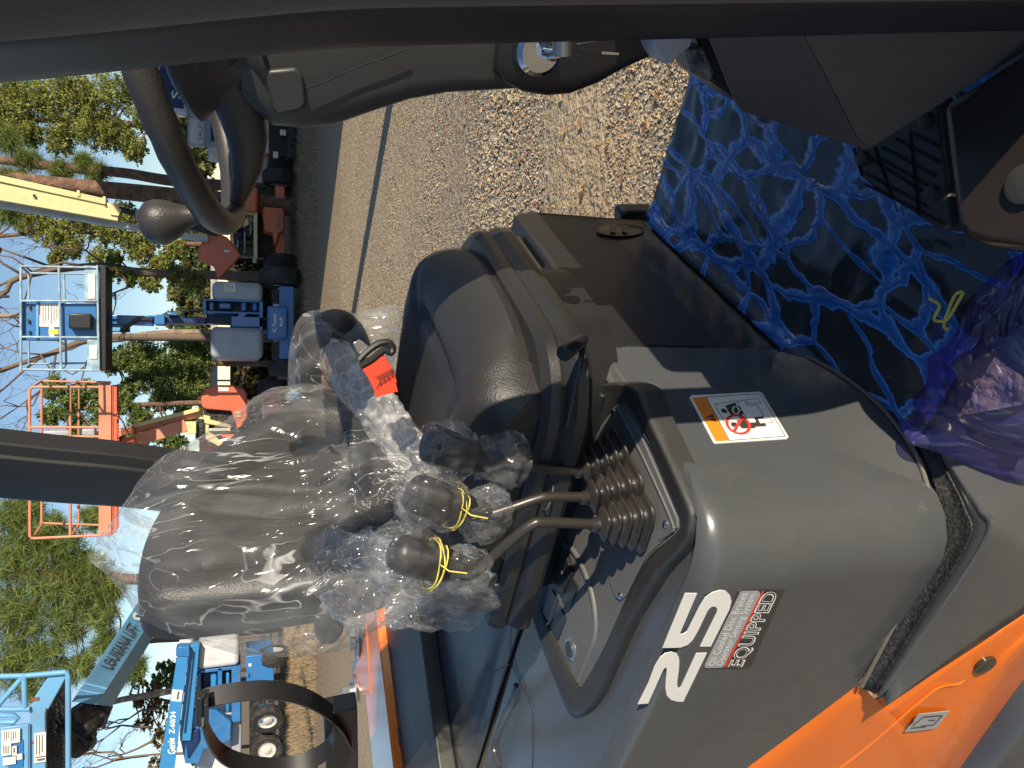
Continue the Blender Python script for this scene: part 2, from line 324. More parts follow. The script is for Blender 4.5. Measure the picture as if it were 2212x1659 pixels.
# embossed pocket lines on the rail
em = catmull([P(x, y, l=.5425) for x, y in [(2085, 1470), (2068, 1480), (2030, 1487), (1985, 1520), (1880, 1610), (1790, 1680)]], 5)
v_, f_ = tube_geo([q + Fd(0, .0015, 0) for q in em], .002, 8); mk('rail_crease', v_, f_, m_orange, FK)
cap = MB(); c0 = P(2133, 1442, l=.536); cap.tube([c0 + Fd(0, .01, 0), c0 + Fd(0, .003, 0), c0, c0 - Fd(0, .002, 0)], [.021, .021, .018, .010], 28); cap.build('rail_plug', M('plug', (.035, .032, .02), .15, coat=.5), FK)
dk = [(1955, 1582), (1985, 1543), (2052, 1536), (2022, 1574)]
slab('tie_down_decal', [P(x, y, l=.5365) for x, y in dk], Fd(0, .001, 0), m_decalgry, FK)
tdl = MB()
for a, b in (((1972, 1568), (1995, 1549)), ((1995, 1549), (2036, 1546)), ((2036, 1546), (2017, 1566)), ((2017, 1566), (1990, 1569)), ((1968, 1573), (2000, 1570)), ((1975, 1557), (1962, 1569)), ((2006, 1556), (2020, 1556))):
    tdl.bar(P(*a, l=.5355), P(*b, l=.5355), .0006, .0022, up=(0, 0, 1))
tdl.build('tie_down_print', m_decaldk, FK)
# dark tyre guard / mudguard below the rail
surf('mudguard', [seg_pts([(2025, 1659), (2212, 1402), (2330, 1340)], l=.58), seg_pts([(2100, 1760), (2212, 1600), (2330, 1500)], l=.50), seg_pts([(2212, 1850), (2330, 1700), (2400, 1600)], l=.46)], m_grey, FK, k=4)

# ---- rear hood, counterweight rail
m2 = m_hood
g = [[F(f, l, z) for f, z in zip((-.9, -1.15, -1.4, -1.65, -1.9, -2.15), zs)] for l, zs in (
    (.99, (1.04, 1.064, 1.074, 1.078, 1.078, 1.078)), (1.04, (1.03, 1.056, 1.068, 1.072, 1.074, 1.075)), (1.10, (1.04, 1.062, 1.074, 1.078, 1.078, 1.078)),
    (1.22, (1.04, 1.064, 1.076, 1.078, 1.078, 1.078)), (1.30, (1.04, 1.064, 1.076, 1.078, 1.078, 1.078)), (1.45, (1.04, 1.064, 1.076, 1.078, 1.078, 1.078)), (1.6, (1.04, 1.06, 1.07, 1.072, 1.072, 1.072)))]
surf('rear_hood', g, m2, FK, k=5)
for nm, pts, r in (('hood_seam', [(1105, 1335), (1105, 1430), (1145, 1520), (1150, 1600), (1148, 1680)], .0011), ('hood_seam', [(905, 1345), (930, 1430), (940, 1530), (960, 1660)], .004), ('hood_seam', [(1100, 1435), (1040, 1460), (965, 1500), (930, 1560)], .0016)):
    zz = 1.082; q = catmull([P(x, y, z=1.078) for x, y in pts], 6); q = [Vector((a.x, a.y, 1.0775)) for a in q]
    v_, f_ = tube_geo(q, r * .7, 6); mk(nm, v_, f_, m_black, FK)
for pts in ([(1080, 1660), (1068, 1610), (1085, 1560), (1110, 1510), (1118, 1480)], [(1010, 1690), (990, 1620), (955, 1560), (940, 1500)], [(925, 1500), (938, 1470)]):
    q = catmull([P(x, y, z=1.074) for x, y in pts], 6); v_, f_ = tube_geo(q, .008, 8); mk('hood_rib', v_, f_, m_hood, FK)
# rear cross member, dark, with plug holes
zc = 1.13
cm = [(845, 1300), (905, 1345), (945, 1659), (950, 1850), (870, 1850), (848, 1659), (812, 1345)]
slab('rear_panel', [P(x, y, z=zc) for x, y in [(812, 1200), (905, 1200), (905, 1345), (948, 1659), (975, 1900), (880, 1900), (850, 1659), (814, 1345)]], (0, 0, -.05), M('rear panel', (.035, .034, .031), .45, bump=.1, bscale=60, var=.25, vscale=8), FK, bevel=.006)
q = P(862, 1591, z=zc + .001); mk('hole_plug', *(lambda n: ([q + Vector((math.cos(2 * math.pi * i / n) * .026, math.sin(2 * math.pi * i / n) * .026, 0)) for i in range(n)] + [q + Vector((math.cos(2 * math.pi * i / n) * .026, math.sin(2 * math.pi * i / n) * .026, .002)) for i in range(n)], [list(range(n, 2 * n))] + [[i, (i + 1) % n, n + (i + 1) % n, n + i] for i in range(n)]))(28), M('bronze plug', (.075, .055, .035), .6), FK)
cwt = [(762, 1200), (812, 1200), (814, 1345), (850, 1659), (880, 1900), (832, 1900), (806, 1659), (772, 1345)]
slab('counterweight_rail', [P(x, y, z=1.16) for x, y in cwt], (0, 0, -.09), m_orange, FK, bevel=.006)
lug = [(772, 1345), (768, 1420), (758, 1430), (762, 1470), (782, 1500), (800, 1500), (790, 1345)]
slab('lug', [P(x, y, z=1.163) for x, y in lug], (0, 0, -.03), m_orange, FK, bevel=.004)
b0 = P(760, 1494, z=1.175); dirb = (P(728, 1494, z=1.18) - b0).normalized()
bl = MB(); 
for r, h0, h1, n in ((.045, -.03, -.014, 24), (.072, -.012, -.004, 32), (.036, -.004, .012, 24), (.026, .012, .040, 6)): bl.tube([b0 + Vector((0, 0, h0)), b0 + Vector((0, 0, h1))], r, n)
bl.build('bolt', m_steel, FK, auto=30)
bl = MB(); b1 = P(765, 1390, z=1.18)
for r, h0, h1, n in ((.06, -.012, -.004, 28), (.03, -.004, .014, 20)): bl.tube([b1 + Vector((0, 0, h0)), b1 + Vector((0, 0, h1))], r, n)
bl.build('bolt', m_steel, FK, auto=30)
# black tank bracket with strap hoop, standing on the counterweight
BR = 2.35
pl = [(700, 1545), (772, 1530), (775, 1700), (705, 1700)]
slab('bracket_plate', [P(x, y, l=1.40) for x, y in pl], Fd(0, .06, 0), m_black, FK, bevel=.004)
outer = [(757, 1600), (735, 1560), (690, 1522), (640, 1500), (585, 1491), (530, 1493), (480, 1500), (446, 1508), (436, 1512)]
c = catmull([P(x, y, l=1.40) for x, y in outer], 6)
hv = Fd(.015, .052, 0)
vs, fs = [], []
for i, q in enumerate(c):
    d = (c[min(i + 1, len(c) - 1)] - c[max(i - 1, 0)]).normalized(); nrm = d.cross(hv.normalized()) * .003
    vs += [q - hv / 2 - nrm, q + hv / 2 - nrm, q + hv / 2 + nrm, q - hv / 2 + nrm]
for i in range(len(c) - 1):
    for j in range(4): fs.append([i * 4 + j, i * 4 + (j + 1) % 4, i * 4 + 4 + (j + 1) % 4, i * 4 + 4 + j])
fs += [[0, 1, 2, 3], [len(vs) - 4 + j for j in (3, 2, 1, 0)]]
mk('strap_hoop', vs, fs, m_black, FK)
low = [(438, 1548), (452, 1590), (480, 1628), (530, 1650), (600, 1657), (660, 1645), (705, 1620), (722, 1585)]
c = catmull([P(x, y, l=1.37) for x, y in low], 6); vs, fs = [], []
for i, q in enumerate(c):
    d = (c[min(i + 1, len(c) - 1)] - c[max(i - 1, 0)]).normalized(); nrm = d.cross(hv.normalized()) * .003
    vs += [q - hv / 2 - nrm, q + hv / 2 - nrm, q + hv / 2 + nrm, q - hv / 2 + nrm]
for i in range(len(c) - 1):
    for j in range(4): fs.append([i * 4 + j, i * 4 + (j + 1) % 4, i * 4 + 4 + (j + 1) % 4, i * 4 + 4 + j])
fs += [[0, 1, 2, 3], [len(vs) - 4 + j for j in (3, 2, 1, 0)]]
mk('strap_hoop', vs, fs, m_black, FK)
hb = MB(); a0 = P(434, 1500, l=1.38); a1 = P(434, 1562, l=1.38); hb.tube([a0, a1], .014, 14); hb.bar(P(446, 1505, l=1.375), P(446, 1556, l=1.375), .05, .012); hb.build('hoop_hinge', m_black, FK, bevel=.002)

# ---- overhead guard pillars
def prof_bar(name, a, b, prof, uax, vax, mat):
    secs = [[q + uax * u + vax * v for u, v in prof] for q in (a, a.lerp(b, .33), a.lerp(b, .66), b)]
    return loft(name, secs, mat, FK, auto=30)
# near front pillar: rounded rolled section; rear-right corner follows the photo's line
pr = [(-.009, .045), (-.007, .034), (.0, .022), (.020, -.004), (.025, -.0105), (.028, -.0120), (.032, -.011), (.046, -.012), (.12, -.016), (.13, -.01), (.132, .03), (.10, .055), (.03, .07), (.0, .06)]
pa = P(-300, 208, l=.60); pb = P(2500, 52, l=.60)
pm = [P(x, y, l=.60) for x, y in [(-260, 190), (0, 181), (350, 145), (700, 108), (1000, 96), (1480, 84), (2212, 66), (2500, 60)]]
secs = [[q + Fd(1, 0, 0) * u + Fd(0, 1, 0) * v for u, v in pr] for q in catmull(pm, 4)]
loft('front_pillar', secs, m_pillar, FK, auto=30)
# rear pillar on the far side
pe0 = [P(x, y, l=1.60) for x, y in [(-150, 938), (0, 955), (120, 968), (250, 980), (385, 998), (520, 1010)]]
fw = .17
secs = []
for q in catmull(pe0, 3): secs.append([q + Fd(-u, v, 0) for u, v in [(0, .01), (0, .0), (.004, -.004), (.028, -.010), (.033, -.016), (.036, -.017), (.045, -.016), (.155, -.012), (.165, -.006), (.168, .01), (.168, .05), (0.0, .05)]])
loft('rear_pillar', secs, m_pillar, FK, auto=30)

# ---- seat
SC = 1.115
def cushion():
    nx, ny = 40, 44; v, fc = [], []
    for i in range(nx + 1):
        for j in range(ny + 1):
            a = i / nx; b = j / ny * 2 - 1                # a: front(0)->back(1)
            f = -.545 - .50 * a; l = SC - .275 * b
            z = 1.318
            e = .13; ef = max(0, 1 - a / .22); z -= .075 * ef ** 2.2 
            eb = max(0, (abs(b) - .72) / .28); z -= .045 * eb ** 2.4
            f_in = .045 * ef * 0
            z += .018 * math.exp(-((abs(b) - .72) / .18) ** 2) * min(1, a * 3)
            z -= .014 * math.exp(-((abs(b) - .50) / .035) ** 2) * min(1, max(0, a - .22) * 4)
            z -= .012 * math.exp(-((a - .26 - .05 * b * b) / .03) ** 2) * (abs(b) < .5)
            z -= .006 * math.exp(-((a - .34 + .8 * (abs(b) - .5)) / .03) ** 2) * (abs(b) > .5)
            q = 1 - .06 * ef ** 2                       # rounded plan corners
            l = SC - .275 * b * (1 - .17 * ef ** 3); f = f - .03 * ef ** 2 * abs(b) ** 3 * 1.6
            v.append(F(f, l, z))
    top = len(v)
    for i in range(nx + 1):
        for j in range(ny + 1):
            a = i / nx; b = j / ny * 2 - 1; ef = max(0, 1 - a / .22)
            v.append(F(-.545 - .50 * a - .03 * ef ** 2 * abs(b) ** 3 * 1.6 - .004, SC - .27 * b * (1 - .17 * ef ** 3), 1.222))
    W = ny + 1
    for i in range(nx):
        for j in range(ny): fc.append([i * W + j, i * W + j + 1, (i + 1) * W + j + 1, (i + 1) * W + j])
    for i in range(nx):
        for j in range(ny): fc.append([top + i * W + j, top + (i + 1) * W + j, top + (i + 1) * W + j + 1, top + i * W + j + 1])
    for j in range(ny): fc.append([j, top + j, top + j + 1, j + 1]); k = nx * W; fc.append([k + j, k + j + 1, top + k + j + 1, top + k + j])
    for i in range(nx): fc.append([i * W, (i + 1) * W, top + (i + 1) * W, top + i * W]); fc.append([i * W + ny, top + i * W + ny, top + (i + 1) * W + ny, (i + 1) * W + ny])
    o = mk('seat_cushion', v, fc, m_leather, FK, auto=0)
    md = o.modifiers.new('b', 'BEVEL'); md.width = .022; md.segments = 4; md.limit_method = 'ANGLE'; md.angle_limit = R(35)
    return o
cushion()
def plan(f0, f1, l0, l1, rf, n=7):                        # rounded-front plan outline
    pts = []
    for k in range(n + 1):
        a = R(90 * k / n); pts.append((f0 - rf + rf * math.sin(a), l0 + rf - rf * math.cos(a)))
    for k in range(n + 1):
        a = R(90 * k / n); pts.append((f0 - rf + rf * math.cos(a), l1 - rf + rf * math.sin(a)))
    pts += [(f1, l1), (f1, l0)]; return pts
def tier(name, levels, mat):
    return loft(name, [[F(f, l, z) for f, l in plan(f0, -1.08, SC - hw, SC + hw, .13)] for z, f0, hw in levels], mat, FK, auto=28)
tier('seat_pan', [(1.228, -.555, .262), (1.226, -.540, .278), (1.215, -.531, .288), (1.200, -.529, .290), (1.197, -.534, .284), (1.190, -.535, .283), (1.176, -.524, .295), (1.160, -.523, .297), (1.152, -.526, .293), (1.150, -.56, .24)], m_pan)
tier('seat_suspension', [(1.150, -.57, .215), (1.075, -.56, .20), (1.058, -.56, .20)], m_black)
rails = MB()
for l in (.93, 1.30): rails.bar(F(-.64, l, 1.078), F(-1.08, l, 1.078), .03, .03)
rails.build('seat_rail', m_black, FK, bevel=.004)
v_, f_ = tube_geo(catmull([P(1263, 728, f=-.50), P(1252, 790, f=-.52), P(1240, 850, f=-.56), P(1225, 920, f=-.62)], 4), .0045, 8); sh = mk('adjust_lever', v_, f_, m_black, FK)
v_, f_ = tube_geo([P(1216, 765, f=-.495), P(1218, 764, f=-.495), P(1255, 736, f=-.50), P(1262, 730, f=-.50)], [.009, .011, .010, .006], 14); mk('adjust_grip', v_, f_, m_black, FK)
v_, f_ = tube_geo(catmull([P(1190, 1028, f=-.75), P(1196, 1032, f=-.74), P(1193, 1070, f=-.76), P(1182, 1098, f=-.78), P(1172, 1100, f=-.8)], 4), .0016, 6); mk('release_wire', v_, f_, m_steel, FK)

# backrest
bo = [(.90, 1.36), (.885, 1.45), (.885, 1.56), (.89, 1.68), (.895, 1.745), (.925, 1.79), (1.04, 1.80), (1.16, 1.77), (1.29, 1.69), (1.38, 1.57), (1.43, 1.48), (1.42, 1.38), (1.38, 1.33), (.85, 1.33)]
ro = catmull([Vector((l, z, 0)) for l, z in bo], 5, closed=True)
cb = Vector((1.11, 1.55, 0))
def bf(l, z): return -1.0 - (z - 1.33) * .08
secs = []
for s, d in ((.90, -.085), (1.0, -.07), (1.0, -.03), (.985, -.012), (.95, 0.0), (.88, .008), (.80, .014), (.74, .012), (.70, .002), (.66, -.016), (.62, -.026), (.4, -.030), (.2, -.022), (.02, -.020)):
    secs.append([F(bf(0, cb.y + (q.y - cb.y) * s) + d + .035 * (abs(q.x - cb.x) * s / .3) ** 2 * (d > -.02), cb.x + (q.x - cb.x) * s, cb.y + (q.y - cb.y) * s) for q in ro])
loft('backrest', secs, m_leather, FK, auto=50)
# hip restraints
def pad(name, pts, r, mat, flat):
    c_ = catmull(pts, 6); n = len(c_); rr = [r * math.sqrt(max(.02, 1 - (abs(2 * i / (n - 1) - 1)) ** 8)) for i in range(n)]
    v, f = tube_geo(c_, rr, 16); return mk(name, v, f, mat, FK)
pad('hip_restraint', [P(x, y, l=1.46) for x, y in [(690, 900), (668, 830), (668, 760), (690, 715), (730, 700), (760, 725), (790, 790)]], .032, m_leather, None)
pad('hip_restraint', [P(x, y, l=l_) for x, y, l_ in [(708, 1378, .89), (712, 1340, .89), (722, 1270, .90), (735, 1190, .93), (745, 1130, .98), (790, 1105, 1.0), (850, 1110, 1.0)]], .027, m_leather, None)
pad('hip_restraint', [P(x, y, l=.90) for x, y in [(722, 1340), (770, 1270), (830, 1230), (900, 1230), (960, 1250)]], .02, m_leather, None)
mk('restraint_panel', [P(x, y, l=1.44) for x, y in [(690, 875), (700, 745), (750, 735), (790, 800), (850, 875)]], [[0, 1, 2, 3, 4]], M('tan panel', (.35, .24, .16), .5), FK, solid=.004)
# belt
belt = catmull([P(x, y, l=1.36) for x, y in [(792, 775), (800, 800), (815, 818), (828, 835), (838, 850)]], 5)
def ribbon(name, cpts, wv, th, mat, par=FK):
    vs, fs = [], []; n = len(cpts)
    for i, q in enumerate(cpts):
        d = (cpts[min(i + 1, n - 1)] - cpts[max(i - 1, 0)]).normalized(); ww = (wv - d * d.dot(wv)); nn = d.cross(ww).normalized() * th
        vs += [q - ww / 2 - nn, q + ww / 2 - nn, q + ww / 2 + nn, q - ww / 2 + nn]
    for i in range(n - 1):
        for j in range(4): fs.append([i * 4 + j, i * 4 + (j + 1) % 4, i * 4 + 4 + (j + 1) % 4, i * 4 + 4 + j])
    fs += [[0, 1, 2, 3], [len(vs) - 4 + j for j in (3, 2, 1, 0)]]
    return mk(name, vs, fs, mat, par)
bd = 1.50
def T(x, y): return P(x, y, Y=1.20)
sb = ribbon('seat_belt', catmull([T(800, 778), T(815, 800), T(826, 822), T(832, 838), T(836, 852)], 4) , T(843, 795) - T(800, 822) + Vector((0, 0, 0)), .0012, m_red)
q_ = [T(808, 814), T(850, 797), T(851, 824), T(856, 845), T(828, 859), T(812, 840)]
slab('seat_belt_fold', [T(784, 778), T(822, 757), T(848, 795), T(858, 826), T(824, 842)][::1] , Vector((0, .004, -.001)), m_red, FK, bevel=.001)
slab('belt_tongue', [T(762, 742), T(776, 733), T(815, 760), T(786, 778), T(778, 768)], Vector((0, .003, 0)), m_chrome, FK, bevel=.0008)
v_, f_ = tube_geo(catmull([T(775, 778), T(790, 762), T(815, 744), T(838, 740), (T(848, 752)), T(844, 762), T(832, 756), T(820, 762), T(800, 778), T(778, 790)], 4), .006, 8); mk('belt_buckle', v_, f_, m_black, FK)
zz = MB()
for k in range(4): zz.bar(T(810 + 2.6 * k, 815 - 1 + 2 * k) - Vector((0, .004, 0)), T(846 + 2.0 * k, 792 + 2 * k + 3) - Vector((0, .004, 0)), .0008, .0008)
for k in range(4):
    a, b, c2 = T(812 + 9 * k, 838 - 5.6 * k), T(821 + 9 * k, 822 - 5.4 * k), T(821 + 9 * k, 832.5 - 5.6 * k)
    for u, v in ((a, b), (b, c2)): zz.bar(u - Vector((0, .004, 0)), v - Vector((0, .004, 0)), .0008, .0008)
zz.build('belt_stitching', m_decaldk, FK)

# ---- console on the side cover
ZC = 1.082
def ZP(pts, z=ZC): return [P(x, y, z=z) for x, y in pts]
outer_c = [(1300, 832), (1343, 828), (1384, 842), (1402, 884), (1452, 992), (1495, 1090), (1501, 1120), (1496, 1158), (1477, 1190), (1434, 1236), (1406, 1279), (1366, 1346), (1330, 1425), (1293, 1505), (1258, 1542), (1232, 1528), (1200, 1450), (1160, 1350), (1148, 1290), (1156, 1215), (1178, 1130), (1200, 1030), (1236, 920), (1268, 860)]
inner_c = [(1327, 874), (1342, 868), (1352, 870), (1362, 884), (1405, 970), (1455, 1090), (1466, 1118), (1464, 1142), (1440, 1165), (1398, 1199), (1362, 1262), (1345, 1300), (1300, 1400), (1258, 1474), (1250, 1483), (1240, 1476), (1205, 1400), (1171, 1324), (1169, 1304), (1180, 1262), (1200, 1180), (1222, 1090), (1246, 1000), (1285, 930)]
oc = ZP(outer_c); ic = ZP(inner_c)
oc = catmull(oc, 3, True); ic = catmull(ic, 3, True); n = len(oc)
secs = []
for s, dz in ((-.10, -.03), (-.05, -.004), (.0, .004), (.06, .007), (.16, .007), (.40, .004), (.70, .001), (.93, -.001), (1.0, -.008)):
    secs.append([a.lerp(b, s) + Vector((0, 0, dz)) for a, b in zip(oc, ic)])
con = loft('console_surround', secs, m_soft, FK, cap=False, auto=60)
slab('console_base', [p + Vector((0, 0, -.0055)) for p in ic], (0, 0, -.01), m_plate, FK)
lp = [(1247, 1003), (1327, 878), (1340, 873), (1352, 876), (1362, 890), (1462, 1120), (1463, 1140), (1440, 1160), (1396, 1199), (1351, 1289), (1338, 1298), (1327, 1289), (1243, 1025)]
lpz = ZP(lp, 1.0795); slab('lever_panel', lpz, (0, 0, -.004), m_plate, FK, bevel=.0015)
q = catmull([P(x, y, z=1.0795) for x, y in [(1335, 880), (1358, 925), (1400, 1010), (1452, 1128), (1448, 1150), (1425, 1165)]], 4)
v_, f_ = tube_geo(q, .0022, 8); mk('panel_rib', v_, f_, m_plate, FK)
q = catmull([P(x, y, z=1.0755) for x, y in [(1204, 1166), (1232, 1180), (1258, 1220), (1282, 1290), (1288, 1366), (1270, 1420), (1250, 1470)]], 5)
v_, f_ = tube_geo(q, .006, 10); mk('console_rib', v_, f_, m_plate, FK)
for x, y in ((1322, 889), (1436, 1132), (1338, 1287)):
    c0 = P(x, y, z=1.081); mb = MB(); mb.tube([c0 - Vector((0, 0, .003)), c0, c0 + Vector((0, 0, .0015))], [.0055, .0055, .003], 14); mb.build('screw', m_chrome, FK)
for sq in ([(1191, 1273), (1205, 1298), (1188, 1350), (1171, 1322)], [(1206, 1306), (1222, 1337), (1204, 1383), (1188, 1356)], [(1231, 1241), (1248, 1268), (1227, 1322), (1212, 1294)]):
    slab('switch_blank', ZP(sq, 1.0792), (0, 0, -.006), m_pan, FK, bevel=.0008)
slab('light_switch', ZP([(1204, 1213), (1222, 1200), (1233, 1238), (1211, 1284), (1192, 1255)], 1.086), (0, 0, -.012), m_black, FK, bevel=.002)
ic_ = MB(); c0 = P(1213, 1236, z=1.0868); ux, uy = AX[1], AX[0]
for k in range(16): a, b = 2 * math.pi * k / 16, 2 * math.pi * (k + 1) / 16; ic_.bar(c0 + (ux * math.cos(a) + uy * math.sin(a)) * .0026, c0 + (ux * math.cos(b) + uy * math.sin(b)) * .0026, .0005, .0003)
for k in range(8): a = 2 * math.pi * k / 8; e_ = ux * math.cos(a) + uy * math.sin(a); ic_.bar(c0 + e_ * .0035, c0 + e_ * .005, .0005, .0003)
ic_.build('switch_symbol', m_white, FK)
c0 = P(1233, 1402, z=1.0765)
bt = MB(); bt.tube([c0 - Vector((0, 0, .006)), c0 + Vector((0, 0, .001)), c0 + Vector((0, 0, .0035)), c0 + Vector((0, 0, .0035))], [.0215, .0215, .019, .0145], 36); bt.build('round_button', M('satin chrome ring', (.45, .47, .5), .22, .85), FK, auto=30)
bt = MB(); bt.tube([c0, c0 + Vector((0, 0, .005))], [.0142, .0142], 32); bt.build('button_cap', m_column, FK)
# boots and levers
def boot(bx_, by_, tx, ty, w0):
    base = P(bx_, by_, z=1.0795); l = toF(base)[1]; top = P(tx, ty, l=l)
    ax = (top - base); L = ax.length; n = ax.normalized(); u = (AX[0] - n * n.dot(AX[0])).normalized(); v = n.cross(u)
    secs = []; npl = 5
    for i in range(npl):
        t0 = i / npl; wA = w0 * (1 - t0) + .017 * t0; wB = w0 * (1 - (i + 1) / npl) + .017 * (i + 1) / npl
        for tt, ww in ((t0, wA * .86), (t0 + .05, wA * 1.08), (t0 + .085, wA * 1.12), (t0 + .12, wA * 1.02), (t0 + .18, wB * .72)):
            a = ww; b = ww * .78
            secs.append([base + n * (L * tt) + u * x + v * y for x, y in rrect(2 * a, 2 * b, min(a, b) * .55, 4)])
    secs.append([top + u * x + v * y for x, y in rrect(.022, .022, .010, 4)]); secs.append([top + n * .012 + u * x + v * y for x, y in rrect(.018, .018, .0085, 4)])
    loft('lever_boot', secs, m_rubber, FK, auto=0); return l, top
grips = []
for (b, t, path, grip) in (((1348, 988), (1255, 1017), [(1200, 1015), (1165, 1011), (1120, 1003), (1080, 998)], [(1085, 999), (1040, 990), (990, 978), (940, 962), (918, 955)]),
                           ((1372, 1052), (1268, 1074), [(1190, 1073), (1160, 1078), (1110, 1095), (1060, 1111), (1040, 1118)], [(1058, 1112), (1000, 1095), (950, 1082), (905, 1068), (890, 1062)]),
                           ((1388, 1122), (1291, 1133), [(1180, 1128), (1150, 1133), (1110, 1162), (1040, 1225), (1020, 1240)], [(1026, 1233), (985, 1225), (930, 1213), (880, 1200), (845, 1190)])):
    l, top = boot(*b, *t, .042)
    pts = [top] + [P(x, y, l=l) for x, y in path]
    v_, f_ = tube_geo(catmull(pts, 6), .0075, 14); mk('control_lever', v_, f_, m_rod, FK)
    gp = catmull([P(x, y, l=l) for x, y in grip], 4); n = len(gp)
    rr = [.015 + .013 * math.sin(math.pi * min(1, (i / (n - 1)) * .75)) ** 1.5 for i in range(n)]; rr[0] = .008; rr[-1] = .012; rr[-2] *= .85
    v_, f_ = tube_geo(gp, rr, 18); mk('lever_knob', v_, f_, m_black, FK); grips.append((l, gp))

# ---- decals
LD = LS - .0007
cA = lambda x, y: P(1344.1 + x * .19837, 1234.4 + y * .19837, l=LD)
two = [(170, 1447), (290, 1205), (350, 1040), (410, 940), (470, 890), (540, 878), (595, 895), (618, 935), (622, 1000), (615, 1090), (600, 1190), (600, 1250), (618, 1276), (640, 1255), (805, 893), (922, 889), (665, 1420), (600, 1418), (530, 1398), (485, 1350), (470, 1270), (475, 1180), (485, 1090), (483, 1050), (470, 1046), (445, 1075), (283, 1438)]
five = [(440, 833), (684, 238), (816, 240), (625, 684), (665, 682), (705, 655), (745, 575), (840, 385), (900, 290), (980, 230), (1070, 205), (1130, 215), (1175, 260), (1190, 330), (1170, 410), (965, 818), (847, 818), (1030, 450), (1035, 400), (1005, 380), (965, 390), (930, 430), (830, 640), (770, 745), (715, 800), (640, 828), (560, 832)]
slab('number_decal', [cA(*p) for p in two], Fd(0, .0008, 0), m_white, FK, smooth=False); slab('number_decal', [cA(*p) for p in five], Fd(0, .0008, 0), m_white, FK, smooth=False)
cA2 = lambda x, y, d=0: P(1344.1 + x * .19837, 1234.4 + y * .19837, l=LD - d)
eb = slab('equipped_decal', [cA2(1260, 215), (cA2(1300, 198)), cA2(1775, 198), cA2(1400, 1040), cA2(1340, 1062), cA2(890, 1062)], Fd(0, .0008, 0), m_decaldk, FK, smooth=False)
slab('equipped_decal_field', [cA2(*p, .0006) for p in [(1285, 228), (1320, 215), (1485, 215), (1502, 235), (1500, 260), (1115, 1020), (1085, 1048), (905, 1052), (897, 1035), (905, 1005)]], Fd(0, .0004, 0), m_decalgry, FK, smooth=False)
slab('equipped_decal_stripe', [cA2(*p, .0006) for p in [(1524, 220), (1545, 220), (1135, 1042), (1112, 1042)]], Fd(0, .0004, 0), m_decalred, FK, smooth=False)
def cav(a, b): return (cA2(*b, .0012) - cA2(*a, .0012))
def dtext(nm, s, a, b, upv, hgt, mat, d=.0012, bold=0.0):
    o_ = cA2(*a, d); xd = cA2(*b, d) - o_; up = cA2(*upv, d) - o_
    cu = bpy.data.curves.new(nm, 'FONT'); cu.body = s; cu.size = 1; cu.resolution_u = 3; cu.offset = bold; t = bpy.data.objects.new(nm, cu); COL.objects.link(t); bpy.context.view_layer.update()
    me = bpy.data.meshes.new_from_object(t.evaluated_get(bpy.context.evaluated_depsgraph_get())); bpy.data.objects.remove(t)
    xs = [q.co.x for q in me.vertices]; x0, x1 = min(xs), max(xs); sy = 1 / .72
    v = [o_ + xd * ((q.co.x - x0) / (x1 - x0)) + up * (q.co.y * sy) for q in me.vertices]
    return mk(nm, v, [list(p.vertices) for p in me.polygons], mat, FK, smooth=False, auto=0)
dtext('decal_text', 'Oil Cooled Disc Brakes', (1000, 1026), (1368, 240), (925, 1026), 0, m_white)
dtext('decal_text', 'Operator Sensing System', (1083, 1024), (1460, 245), (1012, 1024), 0, m_white)
dtext('decal_text', 'EQUIPPED', (1300, 1040), (1700, 225), (1150, 1040), 0, m_white, bold=.035)
dtext('decal_text', 'EQUIPPED', (1296, 1036), (1698, 229), (1153, 1038), 0, m_decaldk, d=.0016, bold=-.012)
FD_ = -.5988
cB = lambda x, y, d=0: P(1470.3 + x * .124, 822.9 + y * .124, f=FD_ + d)
slab('warning_decal', [cB(*p) for p in [(155, 285), (185, 252), (1380, 186), (1425, 215), (1880, 970), (1850, 1005), (600, 1085), (570, 1060)]], Fd(-.0015, 0, 0), m_white, FK, smooth=False)
slab('decal_orange_band', [cB(*p, .0005) for p in [(208, 292), (428, 275), (845, 1035), (630, 1050), (600, 1030)]], Fd(-.0004, 0, 0), m_decalor, FK, smooth=False)
wl = MB()
def ln(pts, w_=.0007, m_=wl, closed=True, d=.0006):
    q = [cB(*p, d) for p in pts]
    for i in range(len(q) - (0 if closed else 1)): m_.bar(q[i], q[(i + 1) % len(q)], w_, .0003, up=AX[0])
ln([(440, 278), (1350, 220), (1390, 235), (1825, 960), (850, 1035)], .0010)
ln([(592, 398), (978, 348), (1108, 340), (1162, 430), (1340, 418), (1455, 620), (1280, 632), (1325, 722), (1190, 728), (775, 728)])
ln([(978, 348), (1190, 728)], closed=False); ln([(1135, 322), (1350, 305), (1397, 380), (1180, 397)]); ln([(1340, 662), (1555, 643), (1607, 722), (1385, 742)]); ln([(1290, 392), (1308, 418)], closed=False)
wl.build('decal_outline', m_decalblk, FK)
wf = MB()
def blob(pts, d=.0007): wf.prism([cB(*p, d) for p in pts], Fd(-.0003, 0, 0))
def ell(cx, cy, rx, ry, rot=0, n=20): return [(cx + rx * math.cos(a) * math.cos(rot) - ry * math.sin(a) * math.sin(rot), cy + rx * math.cos(a) * math.sin(rot) + ry * math.sin(a) * math.cos(rot)) for a in [2 * math.pi * i / n for i in range(n)]]
blob(ell(758, 520, 58, 34, .4)); blob([(780, 430), (930, 380), (965, 390), (980, 440), (1030, 445), (1060, 490), (1100, 570), (1060, 575), (1100, 625), (1060, 632), (1000, 590), (880, 590), (840, 540)])
